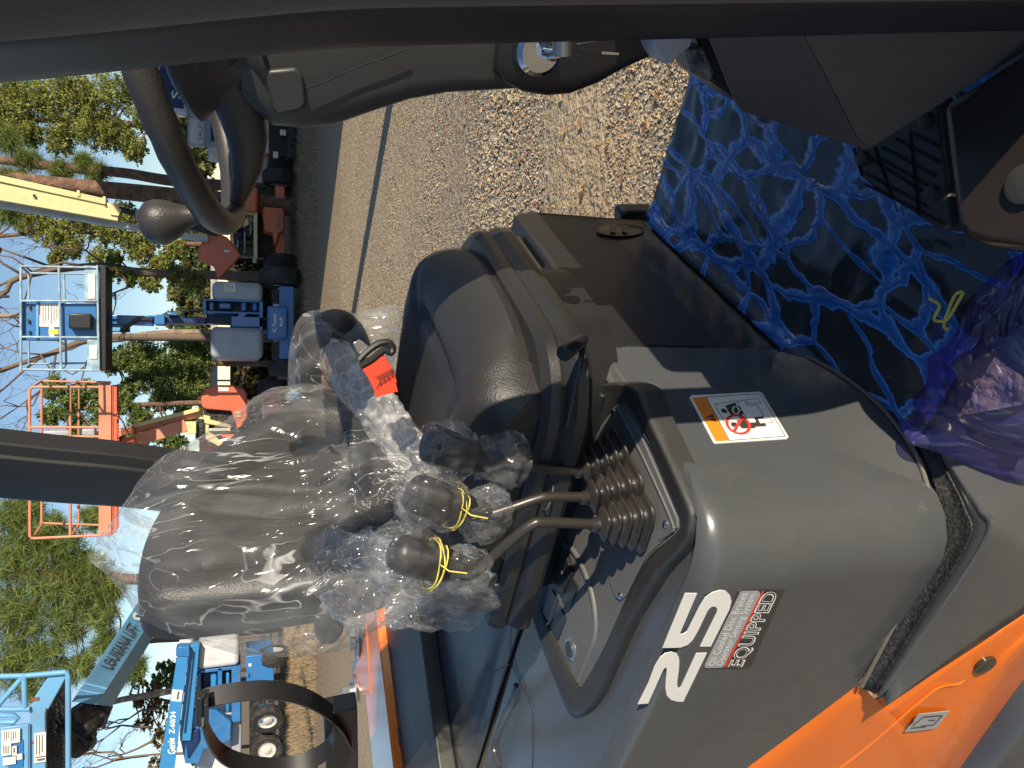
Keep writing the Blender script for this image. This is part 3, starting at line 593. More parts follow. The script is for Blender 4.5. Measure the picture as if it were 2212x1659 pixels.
blob(ell(930, 757, 55, 38, .3)); blob([(975, 685), (1060, 665), (1155, 665), (1200, 728), (1320, 725), (1280, 632), (1435, 622), (1445, 645), (1340, 662), (1385, 742), (1475, 740), (1495, 785), (1305, 795), (1300, 820), (1070, 825), (1020, 765)])
blob([(432, 640), (550, 573), (632, 712), (540, 690)], .0008)
wf.build('decal_pictogram', m_decalblk, FK)
rg = MB(); e1 = ell(1003, 755, 205, 150, .42, 36)
wr = MB(); e2 = ell(962, 510, 52, 66, -.45, 24)
for i in range(36): rg.bar(cB(*e1[i], .0009), cB(*e1[(i + 1) % 36], .0009), .0045, .0003, up=AX[0])
rg.bar(cB(1070, 640, .0011), cB(935, 870, .0011), .0045, .0003, up=AX[0]); rg.build('decal_prohibition', m_decalred, FK)
for i in range(24): wr.bar(cB(*e2[i], .0012), cB(*e2[(i + 1) % 24], .0012), .0022, .0003, up=AX[0])
wr.bar(cB(1010, 505, .0012), cB(1075, 505, .0012), .002, .0003, up=AX[0]); wr.build('decal_wheel', m_white, FK)
ex = MB(); ex.prism([cB(*p, .0013) for p in [(450, 645), (480, 630), (555, 640), (555, 652), (480, 660)]], Fd(-.0003, 0, 0)); ex.prism([cB(*p, .0013) for p in ell(578, 648, 12, 10)], Fd(-.0003, 0, 0)); ex.build('decal_exclamation', m_decalor, FK)

# ---- steering wheel
WC = F(-.2435, 1.09, 1.716); tl = R(18.2); wu = Fd(math.cos(tl), 0, math.sin(tl)); wv = Fd(0, math.cos(R(-3.8)), math.sin(R(-3.8))); wn = wu.cross(wv).normalized()
if wn.z < 0: wn = -wn
RW = .208
rim = []
for i in range(64):
    a = 2 * math.pi * i / 64; rim.append(WC + wu * math.cos(a) * RW + wv * math.sin(a) * RW)
vs, fs = [], []
for i, q in enumerate(rim):
    a = 2 * math.pi * i / 64; e = (wu * math.cos(a) + wv * math.sin(a)); rr = .0165 + .0007 * math.cos(a * 30)
    for j in range(12): b = 2 * math.pi * j / 12; vs.append(q + e * math.cos(b) * rr + wn * math.sin(b) * rr * 1.08)
for i in range(64):
    for j in range(12): fs.append([i * 12 + j, i * 12 + (j + 1) % 12, ((i + 1) % 64) * 12 + (j + 1) % 12, ((i + 1) % 64) * 12 + j])
SW = mk('steering_wheel', vs, fs, m_wheel, FK, auto=0)
hubc = WC - wn * .012
hsec = []
for r, h in ((.058, -.098), (.066, -.094), (.066, -.086), (.058, -.078), (.056, -.05), (.060, -.03), (.070, -.012), (.078, .0), (.080, .006), (.076, .012), (.05, .020)):
    hsec.append([hubc + wn * h + (wu * math.cos(2 * math.pi * j / 32) + wv * math.sin(2 * math.pi * j / 32)) * r for j in range(32)])
loft('wheel_hub', hsec, m_wheel, SW, auto=50)
for ang in (180, 55, -55):
    e = wu * math.cos(R(ang)) + wv * math.sin(R(ang)); s_ = wn.cross(e)
    secs = []
    for t, hh, ww, th in ((.035, -.055, .042, .034), (.075, -.055, .036, .030), (.115, -.052, .030, .026), (.155, -.038, .024, .021), (.185, -.019, .018, .015), (.206, -.004, .012, .010)):
        cc_ = WC + e * t + wn * hh
        secs.append([cc_ + s_ * x + wn * y for x, y in rrect(2 * ww, 2 * th, th * .8, 4)])
    loft('spoke', secs, m_wheel, SW, auto=50)
kb = WC - wu * RW * .74 - wv * RW * .66
ks = []
for h, r in ((.0, .012), (.012, .0115), (.022, .012), (.034, .017), (.046, .024), (.058, .0275), (.070, .0265), (.079, .019), (.084, .007)):
    ks.append([kb + wn * h + (wu * math.cos(2 * math.pi * j / 20) + wv * math.sin(2 * math.pi * j / 20)) * r for j in range(20)])
loft('spinner_knob', ks, m_wheel, SW, auto=60)

# ---- steering column
cs = []
# left outline (rear side) and centre from the photo, at l = 1.06 plane; sections are rounded rectangles
ol = [((520, 196), (528, 60)), ((545, 232), (548, 20)), ((590, 270), (580, -10)), ((650, 276), (640, -20)), ((720, 270), (720, -20)), ((800, 240), (790, -20)), ((880, 212), (870, -10)), ((960, 196), (960, 0)), ((1050, 190), (1040, 20)), ((1108, 186), (1100, 30))]
for i, (a, b) in enumerate(ol):
    pa_, pb_ = P(*a, l=1.06), P(*b, l=1.06); cc_ = (pa_ + pb_) / 2; u = (pb_ - pa_) / 2; hw = (.05, .068, .08, .082, .08, .074, .07, .068, .066, .064)[i]
    cs.append([cc_ + u.normalized() * x + AX[1] * (y + hw - .03) for x, y in rrect(2 * u.length, 2 * hw, min(u.length, hw) * .45, 5)])
loft('steering_column', cs, m_column, FK, auto=40)
ks = []
ol = [((1064, 150), (1080, 0)), ((1090, 180), (1100, 0)), ((1130, 200), (1130, -10)), ((1180, 209), (1180, -10)), ((1230, 205), (1230, -5)), ((1290, 180), (1290, 0)), ((1345, 145), (1340, 10)), ((1400, 118), (1400, 20)), ((1450, 95), (1450, 20))]
for i, (a, b) in enumerate(ol):
    pa_, pb_ = P(*a, l=1.03), P(*b, l=1.03); cc_ = (pa_ + pb_) / 2; u = (pb_ - pa_) / 2; hw = .07
    ks.append([cc_ + u.normalized() * x + AX[1] * (y + hw - .02) for x, y in rrect(2 * u.length, 2 * hw, min(u.length, hw) * .5, 5)])
loft('key_housing', ks, m_black, FK, auto=40)
sw = [(578, 153), (640, 147), (655, 165), (663, 225), (650, 240), (598, 250), (588, 235), (575, 170)]
slab('column_cover_plate', [P(x, y, l=1.022) for x, y in sw], Fd(0, .012, 0), m_column, FK, bevel=.004)
c_ = P(525, 168, l=1.06); 
mb = MB(); mb.tube([P(512, 130, l=1.09), P(545, 130, l=1.09)], .028, 20); mb.build('column_collar', m_chrome, FK)
q = catmull([P(x, y, l=1.020) for x, y in [(662, 190), (700, 178), (760, 150), (830, 125), (880, 105)]], 5); v_, f_ = tube_geo(q, .0012, 6); mk('column_seam', v_, f_, m_black, FK)
# ignition switch and key
kc = P(1165, 112, l=.985)
mb = MB(); mb.tube([kc + Fd(0, .03, 0), kc, kc - Fd(0, .006, 0)], [.030, .030, .024], 28); mb.build('ignition_lock', m_chrome, FK, auto=35)
v_, f_ = tube_geo([P(1180, 115, l=.97), P(1195, 118, l=.955), P(1215, 112, l=.945)], .008, 12); mk('ignition_key', v_, f_, m_chrome, FK)
mb = MB(); mb.tube([P(1215, 80, l=.95), P(1215, 118, l=.95)], .013, 16); mb.build('key_barrel', M('grey metal', (.3, .3, .31), .3, .8), FK)
slab('key_fob', [P(x, y, l=.94) for x, y in [(1245, 95), (1290, 88), (1300, 108), (1315, 112), (1300, 122), (1250, 112)]], Fd(0, .003, 0), m_black, FK, bevel=.001)
slab('key_blade', [P(x, y, l=.935) for x, y in [(1300, 111), (1338, 114), (1336, 119), (1300, 117)]], Fd(0, .002, 0), m_chrome, FK)
pl_ = [(1410, 85), (1412, 110), (1432, 138), (1445, 141), (1465, 125), (1495, 100), (1500, 80), (1450, 60)]
slab('pedal_lever', [P(x, y, l=.97) for x, y in pl_], Fd(0, .05, 0), M('pale grey plastic', (.42, .41, .44), .5, bump=.3, bscale=500), FK, bevel=.006)
slab('taped_block', [P(x, y, l=1.05) for x, y in [(1478, 105), (1520, 100), (1545, 160), (1530, 180), (1495, 158)]], Fd(0, .05, 0), M('taped foam', (.16, .16, .17), .3, bump=1.0, bscale=60, var=.5, vscale=30), FK, bevel=.004)
slab('cowl_side', [P(x, y, l=1.08) for x, y in [(1500, 60), (1522, 60), (1600, 150), (1640, 235), (1625, 240), (1535, 175)]], Fd(0, .12, 0), m_black, FK, bevel=.004)

# ---- dash cowl near the front pillar
A_ = P(1525, 70, l=.92); B_ = P(1582, 210, l=.92); Cc = P(1851, 297, l=.76); Dd = P(1728, 60, l=.70); E_ = P(1601, 241, l=.93); Ff = P(1875, 325, l=.765); G_ = P(2240, 95, l=.70); Hh = P(2212, 20, l=.66); I_ = P(1720, 20, l=.68); A2 = P(1515, 20, l=.92)
thk = Fd(.02, .03, 0)
slab('dash_cowl', [A2, A_, B_, Cc, Dd, I_], thk, m_dash, FK, bevel=.003)
slab('dash_cowl_side', [I_, Dd, Cc, Ff, G_, Hh], thk * .8, m_dash, FK, bevel=.003)
slab('dash_cowl_edge', [B_, E_, Ff, Cc], thk * .5, m_dash, FK, bevel=.002)
MB().box(F(.28, 1.1, .95), (.5, .8, .6), AX).build('front_cowl', m_black, FK, bevel=.02)

# ---- pedal plate and near front step box
pp = [(1846, 300), (1850, 350), (1862, 385), (1895, 412), (1960, 452), (2020, 492), (2040, 498), (2052, 488), (2052, 440), (2038, 330), (2028, 225), (1990, 200)]
zP = .735
slab('pedal_mat', [P(x, y, z=zP) for x, y in pp], (0, 0, -.05), m_soft, FK, bevel=.005)
gr = MB()
for a, b in (((1870, 375), (2000, 445)), ((1875, 340), (1990, 412)), ((1905, 345), (2010, 405)), ((1905, 318), (2020, 380)), ((1935, 300), (2030, 352)), ((1975, 290), (2030, 318)), ((1889, 318), (1925, 425)), ((1965, 285), (1985, 465)), ((1845, 320), (1862, 380)), ((1870, 398), (2035, 482))):
    gr.bar(P(*a, z=zP + .0012), P(*b, z=zP + .0012), .0035, .002)
gr.build('mat_groove', M('groove black', (.004, .004, .004), .8), FK)
for x, y in ((1865, 342), (2001, 261), (2014, 416)):
    c0 = P(x, y, z=zP); mb = MB(); mb.tube([c0, c0 + Vector((0, 0, .006)), c0 + Vector((0, 0, .008))], [.011, .010, .004], 14); mb.build('mat_rivet', m_soft, FK)
bx_ = [(2030, 225), (2052, 420), (2062, 490), (2080, 520), (2130, 535), (2230, 548), (2400, 560), (2400, 90), (2212, 110)]
slab('step_box', [P(x, y, z=.86) for x, y in bx_], (0, 0, -.17), m_brown, FK, bevel=.014, seg=5)
c0 = P(2214, 398, z=.862); mb = MB(); mb.tube([c0, c0 + Vector((0, 0, .003)), c0 + Vector((0, 0, .004))], [.021, .021, .018], 28); mb.build('step_plug', M('matt steel', (.07, .066, .058), .5, .3), FK)

# ================================================================ PLASTIC FILM
m_bag = plastic_film('clear polythene', haze=.05, gloss=.05, scale=15, bump=1.0, rough=.15, crease=.5)
m_bag3 = plastic_film('clear polythene folded', haze=.22, gloss=.12, scale=30, bump=1.0, rough=.12, crease=.5)
m_bag2 = plastic_film('clear polythene crumpled', haze=.045, gloss=.08, scale=36, bump=1.0, rough=.08)
m_bluefilm = plastic_film('loose blue film', tint=(.42, .38, .85), haze=.20, gloss=.16, scale=7, bump=.8, hazecol=(.22, .20, .62), rough=.1)
def fnoise(p, s, seed=0): return noise.noise(Vector((p.x * s + seed, p.y * s - seed, p.z * s)))
def ridge_n(p, s, seed=0): return 1 - abs(noise.noise(Vector((p.x * s + seed, p.y * s - seed * .7, p.z * s + seed * .3)))) * 2
def film_bag(name, outline, center, front, back, mat, parent=None, nr=34, ang_k=6, gather=None, amp=.012, seed=3, fold_n=26, power=2.2):
    """outline: closed loop of points; the sheet is domed forward by `front` and backward by `back`"""
    oc_ = catmull(outline, ang_k, True); n = len(oc_); vs, fs = [], []; c0 = Vector(center)
    for side, dv in ((0, Vector(front)), (1, Vector(back))):
        for i in range(nr + 1):
            r = i / nr
            for j in range(n):
                p = c0.lerp(oc_[j], r); dome = 1 - r ** power; q = p + dv * dome
                a = 0
                if gather is not None:
                    g = p - gather; ang = math.atan2(g.dot(AX[2]), g.dot(AX[1])); dist = g.length
                    a = (abs(math.sin(ang * fold_n / 2 + 2.5 * fnoise(p, 5, seed))) ** .7 - .5) * min(1, dist * 4) * math.exp(-dist * 1.2)
                ps = Vector((p.x, p.y, p.z * .3)); w_ = (ridge_n(ps, 9, seed + side) - .5) * .7 + (ridge_n(ps, 24, seed + 5 + side) - .5) * .5 + a * 1.2
                q += dv.normalized() * amp * w_ * (1 if r < .98 else .3) + AX[1] * amp * .5 * fnoise(p, 9, seed + 2)
                vs.append(q)
    m_ = (nr + 1) * n
    for s in (0, 1):
        for i in range(nr):
            for j in range(n):
                a, b, c, d = s * m_ + i * n + j, s * m_ + i * n + (j + 1) % n, s * m_ + (i + 1) * n + (j + 1) % n, s * m_ + (i + 1) * n + j
                fs.append([a, b, c, d] if s == 0 else [d, c, b, a])
    return mk(name, vs, fs, mat, parent, auto=70)
def film_tube(name, axis, radii, mat, parent=None, ns=40, amp=.006, seed=1, ell_=.8, lump=1.0):
    c = catmull(axis, 7); rr = catmull([Vector((r, 0, 0)) for r in radii], 7); n = len(c); vs, fs = [], []; up = AX[0]
    for i, q in enumerate(c):
        d = (c[min(i + 1, n - 1)] - c[max(i - 1, 0)]).normalized(); u = (up - d * d.dot(up)).normalized(); v = d.cross(u); r = max(.003, rr[i].x)
        for j in range(ns):
            a = 2 * math.pi * j / ns; e = u * math.cos(a) + v * math.sin(a) * ell_
            p = q + e * r; k = (ridge_n(p, 28, seed) - .5) * 1.1 + (ridge_n(p, 60, seed + 3) - .5) * .6 + lump * fnoise(p, 14, seed + 9) + .6 * (abs(math.sin(a * 5 + 4 * fnoise(q, 12, seed))) - .5)
            vs.append(q + e * (r + amp * k * min(1, r / .02)))
    for i in range(n - 1):
        for j in range(ns): fs.append([i * ns + j, i * ns + (j + 1) % ns, (i + 1) * ns + (j + 1) % ns, (i + 1) * ns + j])
    fs.append(list(range(ns - 1, -1, -1)))
    return mk(name, vs, fs, mat, parent, auto=60)
ol = [(192, 1208, -1.03), (215, 1172, -1.03), (262, 1110, -1.03), (300, 1055, -1.04), (380, 1000, -1.04), (470, 945, -1.03), (545, 888, -1.02), (600, 868, -1.02), (660, 862, -1.0), (730, 868, -.98), (800, 890, -.96), (870, 960, -.94), (930, 1060, -.92), (985, 1150, -.93), (1010, 1220, -.95), (985, 1270, -.97), (930, 1300, -1.0), (880, 1330, -1.03), (820, 1360, -1.06), (755, 1400, -1.07), (690, 1416, -1.08), (610, 1418, -1.08), (520, 1410, -1.08), (430, 1388, -1.08), (345, 1358, -1.06), (298, 1328, -1.05), (272, 1290, -1.04), (232, 1240, -1.03)]
oline = [P(x, y, f=f) for x, y, f in ol]; gth = P(1000, 1040, f=-.93)
sb_ = film_bag('plastic_bag', oline, P(640, 1130, f=-1.03), Fd(.125, -.02, 0), Fd(-.06, 0, 0), m_bag, None, nr=60, ang_k=9, gather=gth, amp=.011, seed=4, fold_n=60, power=7)
tag(sb_, 'big clear wrinkled plastic bag pulled over the seat backrest', 'plastic bag')
# twisted tail of the bag running across the seat
tl_ = [P(690, 735, f=-.90), P(745, 800, f=-.885), P(800, 870, f=-.875), P(850, 935, f=-.87), P(900, 1000, f=-.87), P(945, 1055, f=-.875), P(985, 1110, f=-.885)]
film_tube('bag_tail', tl_, [.035, .050, .050, .046, .042, .046, .058], m_bag3, sb_, ns=56, amp=.012, seed=12, ell_=.6)
film_tube('bag_corner', [P(700, 1230, f=-.97), P(760, 1250, f=-.93), P(850, 1270, f=-.92), P(950, 1290, f=-.93), P(1040, 1300, f=-.96)], [.05, .085, .075, .06, .05], m_bag2, sb_, ns=56, amp=.014, seed=22, ell_=.5)
fb = film_bag('plastic_bag', [P(x, y, l=1.47) for x, y in [(630, 885), (622, 800), (632, 722), (655, 680), (705, 668), (740, 684), (790, 672), (860, 662), (865, 720), (850, 790), (880, 850), (930, 900), (900, 920), (800, 905), (700, 900)]], P(740, 790, l=1.47), Fd(0, -.085, .0), Fd(0, .05, 0), m_bag, None, nr=32, ang_k=4, gather=P(900, 900, l=1.45), amp=.009, seed=31, fold_n=22, power=6)
tag(fb, 'clear plastic bag over the far hip restraint beside the red seat belt', 'plastic bag')
bl_ = ['small clear bag over the lever knob nearest the seat, without a tie', 'small clear bag tied with a yellow band over the middle control lever', 'small clear bag tied with yellow bands over the lowest, rearmost lever knob']
spec = [([(905, 950), (935, 962), (975, 978), (1005, 985), (1030, 990), (1062, 993), (1095, 993), (1128, 995)], [.020, .040, .042, .033, .026, .036, .045, .034]),
        ([(866, 1048), (900, 1062), (940, 1080), (975, 1095), (1000, 1102), (1030, 1108), (1060, 1115), (1084, 1122)], [.02, .042, .042, .034, .023, .038, .040, .026]),
        ([(800, 1182), (835, 1190), (880, 1205), (925, 1218), (950, 1222), (975, 1228), (1000, 1236), (1028, 1244)], [.02, .044, .045, .036, .029, .034, .038, .036])]
for i, (l, gp) in enumerate(grips):
    ax_ = [P(x, y, l=l) for x, y in spec[i][0]]
    b_ = film_tube('knob_bag', ax_, spec[i][1], m_bag2, None, ns=52, amp=.008, seed=40 + 7 * i, ell_=.85, lump=.7)
    tag(b_, bl_[i], 'plastic bag', 'small bags over the control lever knobs')
    if i:
        c_ = P(*((982, 1100) if i == 1 else (932, 1218)), l=l); d_ = (ax_[4] - ax_[3]).normalized(); u_ = (AX[0] - d_ * d_.dot(AX[0])).normalized(); w2 = d_.cross(u_)
        pts = []
        for k in range(70):
            a = 2 * math.pi * k / 22; pts.append(c_ + d_ * (.006 * math.sin(k * .23 + 1)) + (u_ * math.cos(a) + w2 * math.sin(a) * .88) * ((.037 if i == 2 else .029) + .0015 * math.sin(k * 1.3)))
        pts += [pts[-1] + d_ * .012 + w2 * .0 - AX[1] * .01, pts[-1] + d_ * .028 - AX[1] * .012 - Vector((0, 0, .01))]
        v_, f_ = tube_geo(pts, .0011, 6); mk('rubber_band', v_, f_, m_yellow, b_)
# ragged bag hem hanging over the hood behind the lowest lever
hm = film_bag('plastic_wrap', [P(x, y, f=-.98) for x, y in [(960, 1230), (1020, 1215), (1050, 1250), (1083, 1310), (1040, 1320), (995, 1332), (978, 1300), (880, 1345), (840, 1360), (830, 1300), (880, 1250)]], P(960, 1285, f=-.98), Fd(.02, 0, 0), Fd(-.02, 0, 0), m_bag2, None, nr=16, ang_k=4, gather=P(930, 1230, f=-.98), amp=.012, seed=61, fold_n=16)
tag(hm, 'ragged clear plastic hem hanging down behind the lowest control lever', 'plastic wrap')

# ---- blue film on the floor
def floor_film_mat():
    m = bpy.data.materials.new('blue protective film'); m.use_nodes = True; n = m.node_tree; b = n.nodes['Principled BSDF']; L = n.links
    tc = n.nodes.new('ShaderNodeTexCoord'); mp = n.nodes.new('ShaderNodeMapping'); L.new(tc.outputs['Object'], mp.inputs[0]); mp.inputs['Rotation'].default_value = (0, 0, R(-50)); mp0 = mp; mp = n.nodes.new('ShaderNodeMapping'); L.new(mp0.outputs[0], mp.inputs[0]); mp.inputs['Scale'].default_value = (.85, 1.9, 1)
    dn = n.nodes.new('ShaderNodeTexNoise'); dn.inputs['Scale'].default_value = 7; dn.inputs['Detail'].default_value = 4; L.new(mp.outputs[0], dn.inputs['Vector'])
    vm = n.nodes.new('ShaderNodeVectorMath'); vm.operation = 'SCALE'; vm.inputs['Scale'].default_value = .10; L.new(dn.outputs['Color'], vm.inputs[0])
    va = n.nodes.new('ShaderNodeVectorMath'); L.new(mp.outputs[0], va.inputs[0]); L.new(vm.outputs[0], va.inputs[1])
    v = n.nodes.new('ShaderNodeTexVoronoi'); v.feature = 'DISTANCE_TO_EDGE'; v.inputs['Scale'].default_value = 6.5; L.new(va.outputs[0], v.inputs['Vector'])
    v2 = n.nodes.new('ShaderNodeTexVoronoi'); v2.feature = 'DISTANCE_TO_EDGE'; v2.inputs['Scale'].default_value = 3.6; L.new(va.outputs[0], v2.inputs['Vector'])
    mn = n.nodes.new('ShaderNodeMath'); mn.operation = 'MINIMUM'; L.new(v.outputs[0], mn.inputs[0]); L.new(v2.outputs[0], mn.inputs[1])
    v3 = n.nodes.new('ShaderNodeTexVoronoi'); v3.feature = 'DISTANCE_TO_EDGE'; v3.inputs['Scale'].default_value = 13; L.new(va.outputs[0], v3.inputs['Vector'])
    m3_ = n.nodes.new('ShaderNodeMath'); m3_.operation = 'MULTIPLY_ADD'; L.new(v3.outputs[0], m3_.inputs[0]); m3_.inputs[1].default_value = 2.2; m3_.inputs[2].default_value = .075
    mn2 = n.nodes.new('ShaderNodeMath'); mn2.operation = 'MINIMUM'; L.new(mn.outputs[0], mn2.inputs[0]); L.new(m3_.outputs[0], mn2.inputs[1]); mn = mn2
    n2 = n.nodes.new('ShaderNodeTexNoise'); n2.inputs['Scale'].default_value = 22; n2.inputs['Detail'].default_value = 4; L.new(tc.outputs['Object'], n2.inputs['Vector'])
    ad = n.nodes.new('ShaderNodeMath'); ad.operation = 'MULTIPLY_ADD'; L.new(n2.outputs['Fac'], ad.inputs[0]); ad.inputs[1].default_value = .14; L.new(mn.outputs[0], ad.inputs[2])
    r = n.nodes.new('ShaderNodeValToRGB'); e = r.color_ramp.elements; e[0].position = .075; e[0].color = (.014, .11, .40, 1); e[1].position = .155; e[1].color = (.026, .030, .034, 1)
    x = e.new(.105); x.color = (.018, .16, .54, 1); x = e.new(.118); x.color = (.09, .34, .75, 1); x = e.new(.13); x.color = (.008, .04, .16, 1)
    L.new(ad.outputs[0], r.inputs[0]); L.new(r.outputs[0], b.inputs['Base Color'])
    b.inputs['Roughness'].default_value = .16; b.inputs['Coat Weight'].default_value = .4; b.inputs['Coat Roughness'].default_value = .08
    rr = n.nodes.new('ShaderNodeMapRange'); rr.inputs[1].default_value = .06; rr.inputs[2].default_value = .14; rr.inputs[3].default_value = 1; rr.inputs[4].default_value = 0; L.new(ad.outputs[0], rr.inputs[0])
    n3 = n.nodes.new('ShaderNodeTexNoise'); n3.inputs['Scale'].default_value = 70; n3.inputs['Detail'].default_value = 3; L.new(tc.outputs['Object'], n3.inputs['Vector'])
    a3 = n.nodes.new('ShaderNodeMath'); a3.operation = 'MULTIPLY_ADD'; L.new(n3.outputs['Fac'], a3.inputs[0]); a3.inputs[1].default_value = .12; L.new(rr.outputs[0], a3.inputs[2])
    bp = n.nodes.new('ShaderNodeBump'); bp.inputs['Strength'].default_value = .9; bp.inputs['Distance'].default_value = .0035; L.new(a3.outputs[0], bp.inputs['Height']); L.new(bp.outputs[0], b.inputs['Normal']); return m
m_ff = floor_film_mat()
gx, gy = 70, 80; vs = []
for i in range(gx + 1):
    for j in range(gy + 1):
        f = -.597 + 1.0 * i / gx; l = .68 + .945 * j / gy
        p = F(f, l, .6815); up = max(0, 1 - (f + .597) / .035); z = .682 + .02 * up ** 2 + .0035 * max(0, ridge_n(p, 9, 3) - .55) * 2 + .002 * max(0, ridge_n(p, 22, 8) - .6) * 2
        vs.append(F(f, l, z))
fs = [[i * (gy + 1) + j, i * (gy + 1) + j + 1, (i + 1) * (gy + 1) + j + 1, (i + 1) * (gy + 1) + j] for i in range(gx) for j in range(gy)]
ffm = tag(mk('protective_film', vs, fs, m_ff, None, auto=0, solid=.0012), 'blue wrinkled protective film stuck over the forklift floor', 'protective film')
# loose, bunched up near edge of the film
g = [[P(x, y, l=l_) for x, y, l_ in row] for row in (
    [(1925, 905, .74), (1965, 955, .665), (2020, 975, .64), (2100, 1005, .62), (2180, 1030, .60), (2290, 1070, .58)],
    [(1945, 870, .76), (1985, 915, .68), (2040, 925, .64), (2110, 935, .60), (2190, 950, .57), (2300, 960, .55)],
    [(1930, 830, .80), (1985, 850, .72), (2050, 850, .66), (2120, 850, .61), (2200, 850, .58), (2300, 850, .56)],
    [(1960, 790, .84), (2005, 780, .75), (2060, 770, .68), (2130, 760, .63), (2210, 750, .6), (2300, 740, .58)],
    [(2000, 745, .87), (2040, 720, .78), (2085, 695, .71), (2150, 670, .66), (2220, 660, .62), (2300, 650, .60)],
    [(2040, 680, .90), (2075, 650, .82), (2115, 610, .75), (2165, 580, .69), (2230, 560, .66), (2300, 550, .64)],
    [(2055, 610, .95), (2090, 590, .86), (2135, 555, .80), (2180, 530, .75), (2240, 515, .71), (2300, 500, .7)])]
def crum(p, u, v):
    k = math.sin(v * 26 + 3 * fnoise(p, 6, 2) + u * 2)
    ps = Vector((p.x * .5, p.y * 1.4, p.z)); return p + Vector((0, 0, 1)) * (.016 * (ridge_n(ps, 6, 5) - .5) + .005 * k * (1 - .5 * u)) - AX[1] * (.008 * fnoise(p, 9, 4) + .002 * (ridge_n(p, 26, 6) - .5))
lf = surf('loose_film', g, m_bluefilm, ffm, k=14, solid=0, fn=crum)
v_, f_ = tube_geo(catmull([P(x, y, z=.70) for x, y in [(2008, 645), (2030, 660), (2018, 690), (2045, 690), (2068, 655), (2080, 632), (2062, 640), (2040, 700), (2050, 712)]], 6), .0024, 8)
o = mk('twine', v_, f_, m_yellow, None); tag(o, 'short curled bit of pale yellow twine lying on the blue floor film', 'twine')

